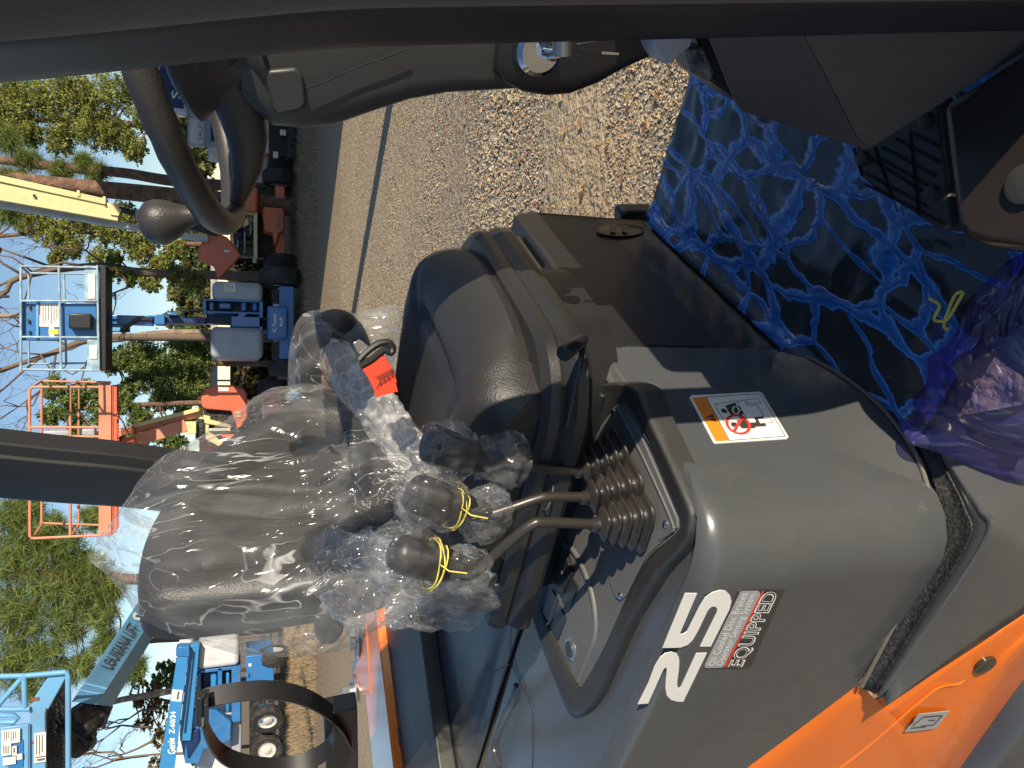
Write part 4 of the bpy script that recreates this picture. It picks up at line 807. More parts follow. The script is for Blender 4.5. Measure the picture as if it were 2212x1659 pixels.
# ================================================================ GROUND
def ground_mat():
    m = bpy.data.materials.new('gravel'); m.use_nodes = True; n = m.node_tree; b = n.nodes['Principled BSDF']; L = n.links
    tc = n.nodes.new('ShaderNodeTexCoord'); sx = n.nodes.new('ShaderNodeSeparateXYZ'); L.new(tc.outputs['Object'], sx.inputs[0])
    v = n.nodes.new('ShaderNodeTexVoronoi'); v.inputs['Scale'].default_value = 48; L.new(tc.outputs['Object'], v.inputs['Vector'])
    hs = n.nodes.new('ShaderNodeSeparateColor'); L.new(v.outputs['Color'], hs.inputs[0])
    r = n.nodes.new('ShaderNodeValToRGB'); L.new(hs.outputs[0], r.inputs[0]); r.color_ramp.interpolation = 'CONSTANT'; e = r.color_ramp.elements
    e[0].color = (.30, .25, .18, 1); e[1].position = .93; e[1].color = (.40, .36, .30, 1)
    for p_, c_ in ((.16, (.22, .19, .14)), (.3, (.38, .31, .20)), (.44, (.14, .13, .115)), (.55, (.33, .23, .13)), (.66, (.26, .25, .23)), (.78, (.20, .11, .06)), (.84, (.34, .28, .2))): x = e.new(p_); x.color = (*c_, 1)
    # band masks along Y with wobble
    nz = n.nodes.new('ShaderNodeTexNoise'); nz.inputs['Scale'].default_value = 1.1; nz.inputs['Detail'].default_value = 8; L.new(tc.outputs['Object'], nz.inputs['Vector'])
    wy = n.nodes.new('ShaderNodeMath'); wy.operation = 'MULTIPLY_ADD'; L.new(nz.outputs['Fac'], wy.inputs[0]); wy.inputs[1].default_value = 1.6; L.new(sx.outputs['Y'], wy.inputs[2])
    r2 = n.nodes.new('ShaderNodeValToRGB'); mr = n.nodes.new('ShaderNodeMapRange'); L.new(wy.outputs[0], mr.inputs[0]); mr.inputs[2].default_value = 40; L.new(mr.outputs[0], r2.inputs[0]); e = r2.color_ramp.elements
    e[0].color = (0, 0, 0, 1); e[1].color = (1, 1, 1, 1); e[1].position = .45
    for p_, c_ in ((.088, .0), (.098, .85), (.114, .85), (.126, .1), (.17, .15), (.20, .35), (.30, .45), (.42, .5)): x = e.new(p_); x.color = (c_, c_, c_, 1)
    sand = n.nodes.new('ShaderNodeValToRGB'); L.new(nz.outputs['Fac'], sand.inputs[0]); sand.color_ramp.elements[0].color = (.40, .29, .16, 1); sand.color_ramp.elements[1].color = (.54, .41, .25, 1); sand.color_ramp.elements[0].position = .35; sand.color_ramp.elements[1].position = .65
    mx = n.nodes.new('ShaderNodeMixRGB'); L.new(r2.outputs[0], mx.inputs[0]); L.new(r.outputs[0], mx.inputs[1]); L.new(sand.outputs[0], mx.inputs[2])
    # straw and bare earth far away
    rs = n.nodes.new('ShaderNodeMapRange'); rs.inputs[1].default_value = 12; rs.inputs[2].default_value = 18; L.new(wy.outputs[0], rs.inputs[0])
    st = n.nodes.new('ShaderNodeTexNoise'); st.inputs['Scale'].default_value = 14; st.inputs['Detail'].default_value = 10; L.new(tc.outputs['Object'], st.inputs['Vector'])
    sc_ = n.nodes.new('ShaderNodeValToRGB'); L.new(st.outputs['Fac'], sc_.inputs[0]); sc_.color_ramp.elements[0].color = (.13, .08, .045, 1); sc_.color_ramp.elements[1].color = (.36, .26, .15, 1); sc_.color_ramp.elements[0].position = .35; sc_.color_ramp.elements[1].position = .68
    m3 = n.nodes.new('ShaderNodeMixRGB'); L.new(rs.outputs[0], m3.inputs[0]); L.new(mx.outputs[0], m3.inputs[1]); L.new(sc_.outputs[0], m3.inputs[2])
    # reddish leaf litter flecks
    lf = n.nodes.new('ShaderNodeTexNoise'); lf.inputs['Scale'].default_value = 5; lf.inputs['Detail'].default_value = 12; lf.inputs['Roughness'].default_value = .8; L.new(tc.outputs['Object'], lf.inputs['Vector'])
    lr = n.nodes.new('ShaderNodeMapRange'); lr.inputs[1].default_value = .56; lr.inputs[2].default_value = .66; lr.inputs[4].default_value = .55; L.new(lf.outputs['Fac'], lr.inputs[0])
    m4 = n.nodes.new('ShaderNodeMixRGB'); L.new(lr.outputs[0], m4.inputs[0]); L.new(m3.outputs[0], m4.inputs[1]); m4.inputs[2].default_value = (.27, .16, .08, 1)
    L.new(m4.outputs[0], b.inputs['Base Color']); b.inputs['Roughness'].default_value = .9
    v3 = n.nodes.new('ShaderNodeTexVoronoi'); v3.inputs['Scale'].default_value = 48; L.new(tc.outputs['Object'], v3.inputs['Vector'])
    iv = n.nodes.new('ShaderNodeMath'); iv.operation = 'SUBTRACT'; iv.inputs[0].default_value = 1; L.new(v3.outputs['Distance'], iv.inputs[1])
    bp = n.nodes.new('ShaderNodeBump'); bp.inputs['Strength'].default_value = .7; bp.inputs['Distance'].default_value = .009; L.new(iv.outputs[0], bp.inputs['Height'])
    bp2 = n.nodes.new('ShaderNodeBump'); bp2.inputs['Strength'].default_value = .6; bp2.inputs['Distance'].default_value = .06; L.new(st.outputs['Fac'], bp2.inputs['Height']); L.new(bp.outputs[0], bp2.inputs['Normal']); L.new(bp2.outputs[0], b.inputs['Normal'])
    return m
S = 400
gv = [(-S, -S, 0), (S, -S, 0), (S, S, 0), (-S, S, 0)]
me = bpy.data.meshes.new('ground'); me.from_pydata(gv, [], [[0, 1, 2, 3]]); me.materials.append(ground_mat()); go = bpy.data.objects.new('ground', me); COL.objects.link(go); go['kind'] = 'structure'
# loose stones, as one mesh
def attr_mat(name, rough=.8, noise_amt=.25):
    m = bpy.data.materials.new(name); m.use_nodes = True; n = m.node_tree; a = n.nodes.new('ShaderNodeAttribute'); a.attribute_name = 'col'
    b = n.nodes['Principled BSDF']; n.links.new(a.outputs['Color'], b.inputs['Base Color']); b.inputs['Roughness'].default_value = rough; return m
def scatter_stones(n):
    t = (rng.random(n)) ** 1.5; y = 2.2 + 10.5 * t; 
    band = (y > 3.25) & (y < 4.05); keep = ~band | (rng.random(n) < .22); y = y[keep]; n = len(y)
    x = (-.05 + rng.random(n) * .62) * (y + 1.2)
    cl = np.sin(x * 2.1 + 1) * np.sin(y * 3.3 + x) ; s = (.0035 + .0075 * rng.random(n) ** 2.6) * (1 + .35 * cl) * np.where((y > 4.0) & (y < 5.6), 1.35, .9)
    base = np.array([(1, 0, 0), (-1, 0, 0), (0, 1, 0), (0, -1, 0), (0, 0, 1), (0, 0, -1), (.6, .6, .5), (-.6, .5, .5), (.5, -.6, .6)], float)
    base = base[:6]; tri = np.array([(0, 2, 4), (2, 1, 4), (1, 3, 4), (3, 0, 4), (2, 0, 5), (1, 2, 5), (3, 1, 5), (0, 3, 5)])
    v = base[None] * (s[:, None, None] * (.6 + .8 * rng.random((n, 6, 1)))); v[:, :, 2] *= .75
    a = rng.random(n) * 6.283; ca, sa = np.cos(a), np.sin(a); tx = rng.normal(0, .5, n)
    X = v[:, :, 0] * ca[:, None] - v[:, :, 1] * sa[:, None]; Yv = v[:, :, 0] * sa[:, None] + v[:, :, 1] * ca[:, None]; Z = v[:, :, 2] + X * tx[:, None] * .6
    V = np.stack([X + x[:, None], Yv + y[:, None], Z + s[:, None] * .35], 2).reshape(-1, 3)
    Fc = (tri[None] + (np.arange(n) * 6)[:, None, None]).reshape(-1, 3)
    pal = np.array([(.34, .30, .24), (.44, .36, .24), (.24, .215, .175), (.48, .37, .22), (.38, .26, .14), (.27, .13, .06), (.42, .38, .32), (.14, .14, .14)]); pr_ = np.array([.2, .2, .15, .15, .1, .05, .08, .07])
    c = pal[rng.choice(8, n, p=pr_)] * (.8 + .4 * rng.random((n, 1))); return V, Fc, np.repeat(c, 6, 0)
def np_mesh(name, V, Fc, mat, C=None, smooth=False, parent=None):
    me = bpy.data.meshes.new(name); me.vertices.add(len(V)); me.vertices.foreach_set('co', V.astype(np.float32).ravel())
    k = Fc.shape[1]; me.loops.add(Fc.size); me.loops.foreach_set('vertex_index', Fc.astype(np.int32).ravel()); me.polygons.add(len(Fc)); me.polygons.foreach_set('loop_start', (np.arange(len(Fc)) * k).astype(np.int32))
    if C is not None:
        a = me.color_attributes.new('col', 'FLOAT_COLOR', 'POINT'); a.data.foreach_set('color', np.hstack([C, np.ones((len(C), 1))]).astype(np.float32).ravel())
    me.update(calc_edges=True); me.validate(); me.materials.append(mat); me.polygons.foreach_set('use_smooth', np.full(len(me.polygons), smooth)); o = bpy.data.objects.new(name, me); COL.objects.link(o)
    if parent: o.parent = parent; off = (PAR.get(parent.name) or Vector((0, 0, 0))) + Vector(parent.location); o.location = -off
    return o
V, Fc, Cc_ = scatter_stones(110000); o = np_mesh('loose_gravel', V, Fc, attr_mat('stones'), Cc_); tag(o, 'loose grey and tan gravel scattered over the yard', 'gravel', kind='stuff')
# dead leaves and straw tufts
def straw(n, x0, x1, y0, y1, h):
    x = x0 + (x1 - x0) * rng.random(n); y = y0 + (y1 - y0) * rng.random(n); a = rng.random(n) * 6.28; hh = h * (.4 + rng.random(n)); ln_ = rng.normal(0, .6, (n, 2)) * hh[:, None]
    w_ = .006; V = np.stack([np.stack([x - w_ * np.cos(a), y - w_ * np.sin(a), 0 * x], 1), np.stack([x + w_ * np.cos(a), y + w_ * np.sin(a), 0 * x], 1), np.stack([x + ln_[:, 0], y + ln_[:, 1], hh], 1)], 1).reshape(-1, 3)
    c = np.array((.34, .25, .14)) * (.5 + .8 * rng.random((n, 1))); return V, np.arange(3 * n).reshape(-1, 3), np.repeat(c, 3, 0)
V, Fc, Cc_ = straw(60000, -18, 12, 16.5, 30, .14); o = np_mesh('dry_grass', V, Fc, attr_mat('straw', .9), Cc_); tag(o, 'short dry straw coloured grass under and behind the lifts', 'grass', kind='stuff')
def leaves(n):
    y = 2.3 + 9 * rng.random(n) ** 1.3; x = (-.05 + rng.random(n) * .62) * (y + 1.2); a = rng.random(n) * 6.28; s = .012 + .022 * rng.random(n)
    q = np.array([(-1, 0), (0, -.45), (1, 0), (0, .45)]); X = q[:, 0] * s[:, None]; Yq = q[:, 1] * s[:, None]
    V = np.stack([x[:, None] + X * np.cos(a)[:, None] - Yq * np.sin(a)[:, None], y[:, None] + X * np.sin(a)[:, None] + Yq * np.cos(a)[:, None], .012 + rng.random((n, 4)) * .012], 2).reshape(-1, 3)
    c = np.array([(.36, .17, .07), (.42, .28, .13), (.27, .12, .06)])[rng.integers(0, 3, n)]; return V, np.arange(4 * n).reshape(-1, 4), np.repeat(c, 4, 0)
V, Fc, Cc_ = leaves(1500); o = np_mesh('leaf_litter', V, Fc, attr_mat('dead leaves'), Cc_); tag(o, 'small fallen orange brown leaves scattered on the gravel', 'dead leaves', kind='stuff')

# ================================================================ TREES
m_bark = M('pine bark', (.17, .10, .065), .9, bump=1.0, bscale=14, var=.5, vscale=6)
m_bark2 = M('pale bark', (.26, .20, .15), .9, bump=1.0, bscale=14, var=.4, vscale=5)
m_twig = M('bare twigs', (.16, .115, .085), .9)
def leaf_mat(name, a, b):
    m = bpy.data.materials.new(name); m.use_nodes = True; n = m.node_tree; p = n.nodes['Principled BSDF']; at = n.nodes.new('ShaderNodeAttribute'); at.attribute_name = 'col'
    n.links.new(at.outputs['Color'], p.inputs['Base Color']); p.inputs['Roughness'].default_value = .6
    tl = n.nodes.new('ShaderNodeBsdfTranslucent'); n.links.new(at.outputs['Color'], tl.inputs[0]); mx = n.nodes.new('ShaderNodeMixShader'); mx.inputs[0].default_value = .42
    n.links.new(p.outputs[0], mx.inputs[1]); n.links.new(tl.outputs[0], mx.inputs[2]); n.links.new(mx.outputs[0], n.nodes['Material Output'].inputs[0]); return m
m_leaf = leaf_mat('foliage', 0, 0)
def crown(name, blobs, Y, parent, col, size=.10, per=900, kind='leaf', spread=.5, depth=1.0):
    """blobs: (x, y, r) in photo units on plane Y; leaves gathered in sub-clumps"""
    Vs, Fs, Cs = [], [], []; off = 0
    for bx, by, br in blobs:
        c = np.array(P(bx, by, Y=Y)); r = br / FD * Y; nsub = max(4, int(per / 26)); 
        d = rng.normal(size=(nsub, 3)); d /= np.linalg.norm(d, axis=1)[:, None]; rad = r * rng.random(nsub) ** .45
        cc = c + d * rad[:, None] * np.array([1, depth, 1]); k = 26; n = nsub * k
        sr = r * (.10 if kind == 'needle' else .17) * (.5 + rng.random(nsub)); e = rng.normal(size=(nsub, k, 3)); e *= (sr[:, None] / 1.3)[..., None]; e[..., 2] *= .55
        p = (cc[:, None] + e).reshape(-1, 3)
        tint = np.repeat((.62 + .76 * rng.random(nsub)), k) * (.75 + .5 * rng.random(n)); yel = np.repeat(rng.random(nsub), k)
        u = rng.normal(size=(n, 3)); u /= np.linalg.norm(u, axis=1)[:, None]; w_ = np.cross(u, rng.normal(size=(n, 3))); w_ /= np.linalg.norm(w_, axis=1)[:, None]
        if kind == 'needle':
            u = e.reshape(-1, 3) + rng.normal(size=(n, 3)) * .05; u /= np.linalg.norm(u, axis=1)[:, None]; L_ = size * 2.6 * (.6 + .8 * rng.random(n)); wd = size * .09
            V = np.stack([p - w_ * wd, p + w_ * wd, p + u * L_[:, None]], 1); q = 3
        else:
            s = size * (.5 + rng.random(n)); V = np.stack([p - u * s[:, None], p + w_ * s[:, None] * .5, p + u * s[:, None], p - w_ * s[:, None] * .5], 1); q = 4
        Vs.append(V.reshape(-1, 3)); Fs.append(np.arange(n * q).reshape(-1, q) + off); off += n * q
        base = np.array(col)[None] * tint[:, None] + np.array((.06, .035, -.005))[None] * (yel[:, None] > .7) ; Cs.append(np.repeat(np.clip(base, .004, 1), q, 0))
    return np_mesh(name, np.vstack(Vs), np.vstack(Fs), m_leaf, np.vstack(Cs), parent=parent)
def limb(mb, a, b, r0, r1, wob=.06, n=7):
    a, b = Vector(a), Vector(b); L = (b - a).length; pts = [a.lerp(b, i / n) + Vector([random.gauss(0, wob * L * .3) * math.sin(math.pi * i / n) for _ in range(3)]) for i in range(n + 1)]
    pts = catmull(pts, 3); m = len(pts); mb.tube(pts, [r0 + (r1 - r0) * i / (m - 1) for i in range(m)], 7); return pts
def tree(name, label, Y, trunk, w0, w1, blobs, col, bark=m_bark, size=.10, per=900, kind='leaf', nb=10, group='trees behind the yard', cat='tree', depth=1.0, bare=0):
    base = P(trunk[-1][0], trunk[-1][1], Y=Y); base.z = 0
    t = thing(name, label, cat, base, group); pts = [P(x, y, Y=Y) for x, y in trunk] + ([base] if trunk[-1][0] < 640 else [])
    pts = catmull(pts, 5); m = len(pts); mb = MB(); mb.tube(pts, [(w0 + (w1 - w0) * i / (m - 1)) / FD * Y / 2 for i in range(m)], 10); mb.build('trunk', bark, t, auto=0)
    bm_ = MB()
    for k in range(nb):
        if blobs: b = random.choice(blobs); e = P(b[0] + random.gauss(0, b[2] * .4), b[1] + random.gauss(0, b[2] * .4), Y=Y + random.gauss(0, b[2] / FD * Y * .5)); q = min(pts, key=lambda p: (p - e).length * (.5 + random.random())); limb(bm_, q, e, .035 * Y / 25, .008)
    if nb: bm_.build('branch', bark, t, auto=0)
    if blobs: crown('crown', blobs, Y, t, col, size, per, kind, depth=depth)
    return t
G1 = (.22, .27, .075); G2 = (.19, .26, .075); G3 = (.28, .31, .085)
tree('cedar_tree', 'leafy tree with yellow green crown beside the steering wheel, thin trunk hidden', 27, [(-140, 240), (100, 260), (450, 275)], 8, 16, [(60, 205, 40), (110, 230, 45), (150, 190, 42), (190, 230, 45), (235, 200, 45), (200, 280, 40), (250, 290, 35), (130, 300, 32), (290, 320, 26), (310, 250, 30), (60, 290, 26), (340, 215, 25), (300, 180, 35), (-40, 220, 60), (20, 250, 40), (380, 300, 30), (400, 345, 26), (30, 200, 22), (360, 160, 40)], G3, size=.042, per=3800, nb=26)
tree('pine_tree', 'slim pine trunk with thin needle sprays behind the steering wheel', 24, [(-150, 330), (0, 346), (130, 361), (270, 374), (385, 392)], 14, 24, [(60, 345, 22), (130, 370, 20), (180, 350, 16), (210, 372, 16), (10, 300, 26), (40, 390, 22)], (.2, .26, .07), size=.11, per=1800, kind='needle', nb=8)
tree('pine_tree', 'thick reddish pine trunk standing behind the cream boom', 22, [(-150, 372), (30, 388), (150, 402), (310, 418), (420, 430)], 24, 42, [(5, 395, 26), (20, 455, 22), (-60, 380, 50)], (.2, .26, .07), size=.11, per=1800, kind='needle', nb=8)
tree('leafy_tree', 'bushy green tree right of the cream boom with branches reaching down', 29, [(-100, 520), (150, 500), (300, 520), (460, 530)], 7, 12, [(60, 475, 30), (110, 500, 32), (160, 470, 30), (210, 490, 38), (150, 530, 26), (260, 500, 30), (300, 540, 28), (220, 560, 26), (330, 510, 26), (350, 570, 24), (270, 465, 26), (90, 450, 20), (320, 600, 22), (380, 540, 22), (40, 440, 20), (120, 560, 14)], G3, size=.042, per=3600, nb=22)
tree('slim_tree', 'thin dark trunk with a few drooping leafy sprigs over the blue platform', 27, [(150, 575), (215, 580), (300, 585), (455, 598)], 8, 11, [(240, 590, 20), (330, 615, 16), (280, 600, 16), (250, 560, 16), (380, 590, 22), (420, 610, 24)], G1, size=.05, per=1400, nb=8)
tree('slim_tree', 'pale crooked trunk standing left of the blue lift mast', 28, [(120, 690), (0, 682)][::-1] + [(230, 733), (300, 724), (360, 719), (455, 718)], 9, 14, [], G1, bark=m_bark2, nb=0)
tree('cedar_tree', 'dense dark cedar between the blue lift and the orange platform', 30, [(225, 800), (330, 790), (460, 785)], 5, 14, [(240, 790, 18), (265, 775, 24), (300, 760, 30), (330, 790, 36), (370, 770, 40), (400, 740, 30), (360, 820, 34), (310, 820, 26), (280, 840, 20), (410, 800, 36), (420, 840, 32), (440, 770, 26), (350, 860, 26), (390, 860, 26), (300, 790, 26)], G2, size=.042, per=3800, nb=14)
tree('cedar_tree', 'broad green tree seen through the orange platform rails', 28, [(80, 900), (200, 880), (440, 870)], 6, 14, [(120, 840, 24), (150, 880, 30), (110, 900, 20), (190, 850, 26), (170, 930, 24), (220, 890, 26), (260, 870, 24), (300, 900, 24), (340, 930, 28), (280, 950, 26), (250, 980, 28), (330, 990, 26), (380, 960, 24), (210, 960, 22), (300, 1020, 26), (380, 1010, 22), (400, 900, 24)], G2, size=.042, per=3000, nb=14)
tree('pine_tree', 'large long needled pine left of the dark rear pillar', 25, [(-150, 1230), (60, 1240), (250, 1250), (600, 1260)], 14, 26, [(20, 1110, 30), (60, 1100, 26), (40, 1160, 36), (100, 1140, 32), (90, 1190, 38), (30, 1220, 40), (140, 1170, 34), (150, 1210, 36), (100, 1250, 44), (50, 1290, 44), (150, 1270, 40), (200, 1230, 34), (20, 1340, 44), (110, 1320, 44), (190, 1290, 36), (60, 1390, 40), (150, 1360, 36), (220, 1330, 30), (240, 1270, 26), (100, 1420, 36), (170, 1440, 30), (20, 1440, 36), (230, 1390, 26), (260, 1450, 26), (290, 1440, 22), (60, 1480, 30), (200, 1120, 24), (-60, 1200, 60), (-60, 1400, 60)], (.21, .28, .08), size=.12, per=2100, kind='needle', nb=44)
tree('slim_tree', 'bare straight trunk rising between the light blue boom and the long blue boom', 28, [(200, 1530), (260, 1512), (330, 1500), (420, 1484)], 10, 15, [], G1, bark=m_bark2, nb=0)
tree('slim_tree', 'short stretch of bare trunk right of the light blue boom', 29, [(250, 1395), (330, 1384), (420, 1378)], 9, 12, [], G1, bark=m_bark, nb=0)
tree('autumn_tree', 'small rusty leaved autumn tree above the long blue boom', 30, [(280, 1500), (340, 1510), (440, 1520)], 4, 7, [(330, 1490, 18), (300, 1470, 16), (340, 1530, 20), (310, 1560, 18), (345, 1585, 20), (360, 1620, 20), (340, 1650, 18), (300, 1520, 14)], (.20, .12, .035), size=.045, per=900, nb=26)
tree('evergreen_shrub', 'round dark evergreen tuft behind the long blue boom', 31, [(360, 1450), (400, 1455), (460, 1455)], 4, 7, [(355, 1445, 16), (375, 1460, 16), (340, 1470, 14), (385, 1440, 16), (370, 1478, 12)], G2, size=.07, per=700, nb=4)
# bare tree: recursive twigs
def twigs(mb, p, d, L, r, depth):
    q = p + d * L; mid = (p + q) / 2 + Vector([random.gauss(0, L * .08) for _ in range(3)]); mb.tube([p, mid, q], [r, r * .85, r * .65], 5 if depth > 2 else 3)
    if depth <= 0: return
    for k in range(random.choice((2, 2, 3))):
        e = (d + Vector([random.gauss(0, .48) for _ in range(3)])).normalized(); twigs(mb, q, e, L * (.62 + .25 * random.random()), r * .62, depth - 1)
def bare_tree(label, Y, pts, r0, seeds):
    base = P(460, pts[-1][1], Y=Y); base.z = 0; t = thing('bare_tree', label, 'tree', base, 'bare winter trees'); mb = MB(); pp_ = [P(x, y, Y=Y) for x, y in pts] + [base]; pp_ = catmull(pp_, 4)
    mb.tube(pp_, [r0 * (.3 + .7 * i / (len(pp_) - 1)) for i in range(len(pp_))], 8); mb.build('trunk', m_twig, t, auto=0); tw = MB()
    for sx, sy_2, ang, L in seeds:
        p = P(sx, sy_2, Y=Y); d = Vector((-math.sin(R(ang)), random.gauss(0, .2), math.cos(R(ang)))).normalized(); twigs(tw, p, d, L, .045, 5)
    tw.build('branch', m_twig, t, auto=0)
bare_tree('bare winter tree with arching limbs behind the blue platform', 27, [(-150, 700), (0, 640), (40, 600), (200, 575), (330, 590)], .16, [(190, 576, 10, 1.5), (120, 580, -20, 1.5), (60, 590, 30, 1.4), (60, 600, -40, 1.3), (300, 590, 40, 1.0), (250, 585, -35, 1.0), (10, 630, 20, 1.4), (20, 640, -10, 1.4)])
bare_tree('bare winter tree with pale arching limbs left of the blue platform', 28, [(-100, 830), (30, 790), (120, 760), (190, 735), (300, 728)], .15, [(190, 735, 20, 1.4), (150, 750, -25, 1.4), (90, 770, 45, 1.4), (50, 785, 10, 1.4), (220, 730, 60, 1.1), (10, 800, -30, 1.3), (120, 762, 70, 1.3)])
bare_tree('bare twiggy tree at the left edge above the long blue boom', 29, [(240, 1640), (330, 1630), (430, 1625)], .07, [(320, 1632, 5, 1.1), (330, 1600, 25, 1.0), (330, 1570, -15, 1.0), (340, 1530, 10, .9), (270, 1640, -20, .9)])
# hedge bank, far tree line, fence
crown('brush_bank', [(560, y, 62) for y in range(60, 1300, 60)], 33, None, (.060, .048, .022), size=.13, per=1500, depth=.5)['kind'] = 'stuff'
o = bpy.data.objects['brush_bank']; tag(o, 'dark brown brush and undergrowth along the back of the yard', 'undergrowth', kind='stuff')
bk = MB(); bk.px(497, 640, -300, 1320, 34.5, 1.0); o = bk.build('earth_bank', M('dark earth bank', (.05, .038, .025), .95, bump=1, bscale=3, var=.5, vscale=2)); o['kind'] = 'structure'
crown('far_treeline', [(430, y, 30) for y in list(range(200, 860, 26))] + [(400, y, 34) for y in (600, 640, 690, 150, 200, 260, 330)] + [(425, 760, 30)] + [(440, y, 22) for y in range(1380, 1700, 22)], 60, None, (.13, .155, .06), size=.22, per=1000)['kind'] = 'stuff'
tag(bpy.data.objects['far_treeline'], 'hazy far tree line across the field', 'treeline', kind='stuff')
fe = thing('board_fence', 'low pale board fence glimpsed beyond the lifts', 'fence', P(640, 700, Y=38))
fb_ = MB(); fb_.px(455, 470, 540, 880, 38, .06); fb_.build('fence_board', M('weathered board', (.42, .38, .32), .85, var=.3, vscale=3, bump=.4, bscale=8), fe)
fp = MB()
for y in range(545, 880, 55): fp.px(450, 512, y, y + 4, 38.1, .1)
fp.build('fence_post', M('fence post', (.30, .26, .22), .9), fe)

# ================================================================ LIFTS AND TRUCK IN THE YARD
m_blue = M('blue lift paint', (.03, .16, .42), .32, bump=.05, bscale=3, var=.12, vscale=1.2, dirt=(.10, .20, .30), dirt_amt=.5, dscale=3, coat=.3)
m_lblue = M('faded blue lift paint', (.14, .36, .60), .4, bump=.05, bscale=3, var=.12, vscale=1.5, dirt=(.28, .16, .09), dirt_amt=.3, dscale=2.2)
m_rail = M('worn galvanised blue rail', (.30, .42, .50), .45, var=.35, vscale=6)
m_dblue = M('dark blue lift steel', (.008, .03, .12), .4)
m_gcov = M('grey plastic cover', (.36, .38, .42), .45, var=.08, vscale=2, dirt=(.25, .24, .22), dirt_amt=.4, dscale=3)
m_wcov = M('white plastic cover', (.62, .63, .64), .45, var=.06, vscale=2, dirt=(.35, .33, .3), dirt_amt=.4, dscale=3)
m_lor = M('faded orange lift paint', (.66, .26, .15), .45, var=.15, vscale=2, dirt=(.30, .10, .06), dirt_amt=.5, dscale=4)
m_lred = M('red orange lift paint', (.68, .15, .075), .38, var=.12, vscale=2)
m_cream = M('cream boom paint', (.72, .58, .28), .45, var=.12, vscale=1.5, dirt=(.35, .22, .1), dirt_amt=.4, dscale=3)
m_greyb = M('grey boom paint', (.40, .41, .40), .5, var=.2, vscale=2)
m_tyre = M('tyre rubber', (.030, .029, .028), .75, bump=.6, bscale=12, var=.3, vscale=5, dirt=(.14, .11, .08), dirt_amt=.4, dscale=5)
m_engine = M('engine parts', (.035, .033, .03), .5, .3, bump=.8, bscale=9, var=.8, vscale=9)
m_lab = M('white label', (.72, .70, .66), .5, var=.1, vscale=20)
m_labp = M('label print', (.12, .12, .14), .5)
m_labr = M('red label', (.55, .04, .03), .5)
m_laby = M('yellow label', (.75, .65, .08), .5)
m_hub = M('wheel rim paint', (.62, .60, .55), .5, dirt=(.3, .24, .18), dirt_amt=.5, dscale=6)
def part(parent, name, mat, boxes, Y, dep, bevel=0.0, **k):
    for (x0, x1, y0, y1, *r) in boxes:
        mb = MB(); yy = r[0] if r else Y; dd = r[1] if len(r) > 1 else dep; mb.px(x0, x1, y0, y1, yy, dd); mb.build(name, mat, parent, bevel=bevel, **k)
def tyre_end(parent, x0, x1, y0, y1, Y):                 # tyre seen edge-on (tread towards the camera)
    c = P((x0 + x1) / 2, (y0 + y1) / 2, Y=Y); r = abs(P(x0, y0, Y=Y).z - P(x1, y0, Y=Y).z) / 2; w_ = abs(P(x0, y0, Y=Y).x - P(x0, y1, Y=Y).x); c.z = r; vs, fs, n = [], [], 48
    prof = [(-.5, .62), (-.5, .86), (-.44, .95), (-.3, .985), (-.06, 1.0), (.06, 1.0), (.3, .985), (.44, .95), (.5, .86), (.5, .62)]
    for i in range(n):
        a = 2 * math.pi * i / n
        for j, (u, q) in enumerate(prof):
            lug_ = .035 * ((i + (1 if u > 0 else 0) + int(abs(u) * 4)) % 3 == 0) * (2 <= j <= 7); vs.append(c + Vector((u * w_, math.cos(a) * r * (q - .035 + lug_), math.sin(a) * r * (q - .035 + lug_))))
    k = len(prof)
    for i in range(n):
        for j in range(k - 1): fs.append([i * k + j, i * k + j + 1, ((i + 1) % n) * k + j + 1, ((i + 1) % n) * k + j])
    wh = thing_part('wheel', parent, c); mk('tyre', vs, fs, m_tyre, wh, auto=30)
    mb = MB(); mb.tube([c - Vector((w_ * .42, 0, 0)), c + Vector((w_ * .42, 0, 0))], r * .6, 24); mb.build('rim', m_hub, wh)
def thing_part(name, parent, loc):
    o = bpy.data.objects.new(name, None); COL.objects.link(o); o.parent = parent; off = (PAR.get(parent.name) or Vector((0, 0, 0))) + Vector(parent.location); PAR[o.name] = off; o.location = Vector(loc) - off; o.empty_display_size = .1; return o
def tyre_side(parent, cx_, cy2, r_px, Y, wd=.3, ang=0.0, squash=1.0):
    c = P(cx_, cy2, Y=Y); r = r_px / FD * Y; ax_ = Vector((math.sin(ang), -math.cos(ang), 0)); u = Vector((math.cos(ang), math.sin(ang), 0)); v = Vector((0, 0, 1)); vs, fs, n = [], [], 40
    prof = [(.0, .55), (.02, .58), (.0, .66), (.06, .80), (.05, .93), (0, .985), (-.3, 1.0), (-.7, 1.0), (-1, .9), (-1, .5)]; k = len(prof)
    for i in range(n):
        a = 2 * math.pi * i / n
        for j, (h, q) in enumerate(prof):
            qq = q - (.04 if (i % 3 == 0 and 4 <= j <= 8) else 0); vs.append(c + ax_ * (h * wd) + (u * math.cos(a) + v * math.sin(a)) * r * qq)
    for i in range(n):
        for j in range(k - 1): fs.append([i * k + j, i * k + j + 1, ((i + 1) % n) * k + j + 1, ((i + 1) % n) * k + j])
    wh = thing_part('wheel', parent, c); mk('tyre', vs, fs, m_tyre, wh, auto=30)
    secs = [[c + ax_ * (h * wd) + (u * math.cos(2 * math.pi * j / 28) + v * math.sin(2 * math.pi * j / 28)) * r * q for j in range(28)] for h, q in ((-.2, .56), (-.02, .56), (.0, .53), (-.12, .46), (-.14, .28), (-.05, .26), (.0, .2), (.02, .05))]
    loft('rim', secs, m_hub, wh, auto=30)
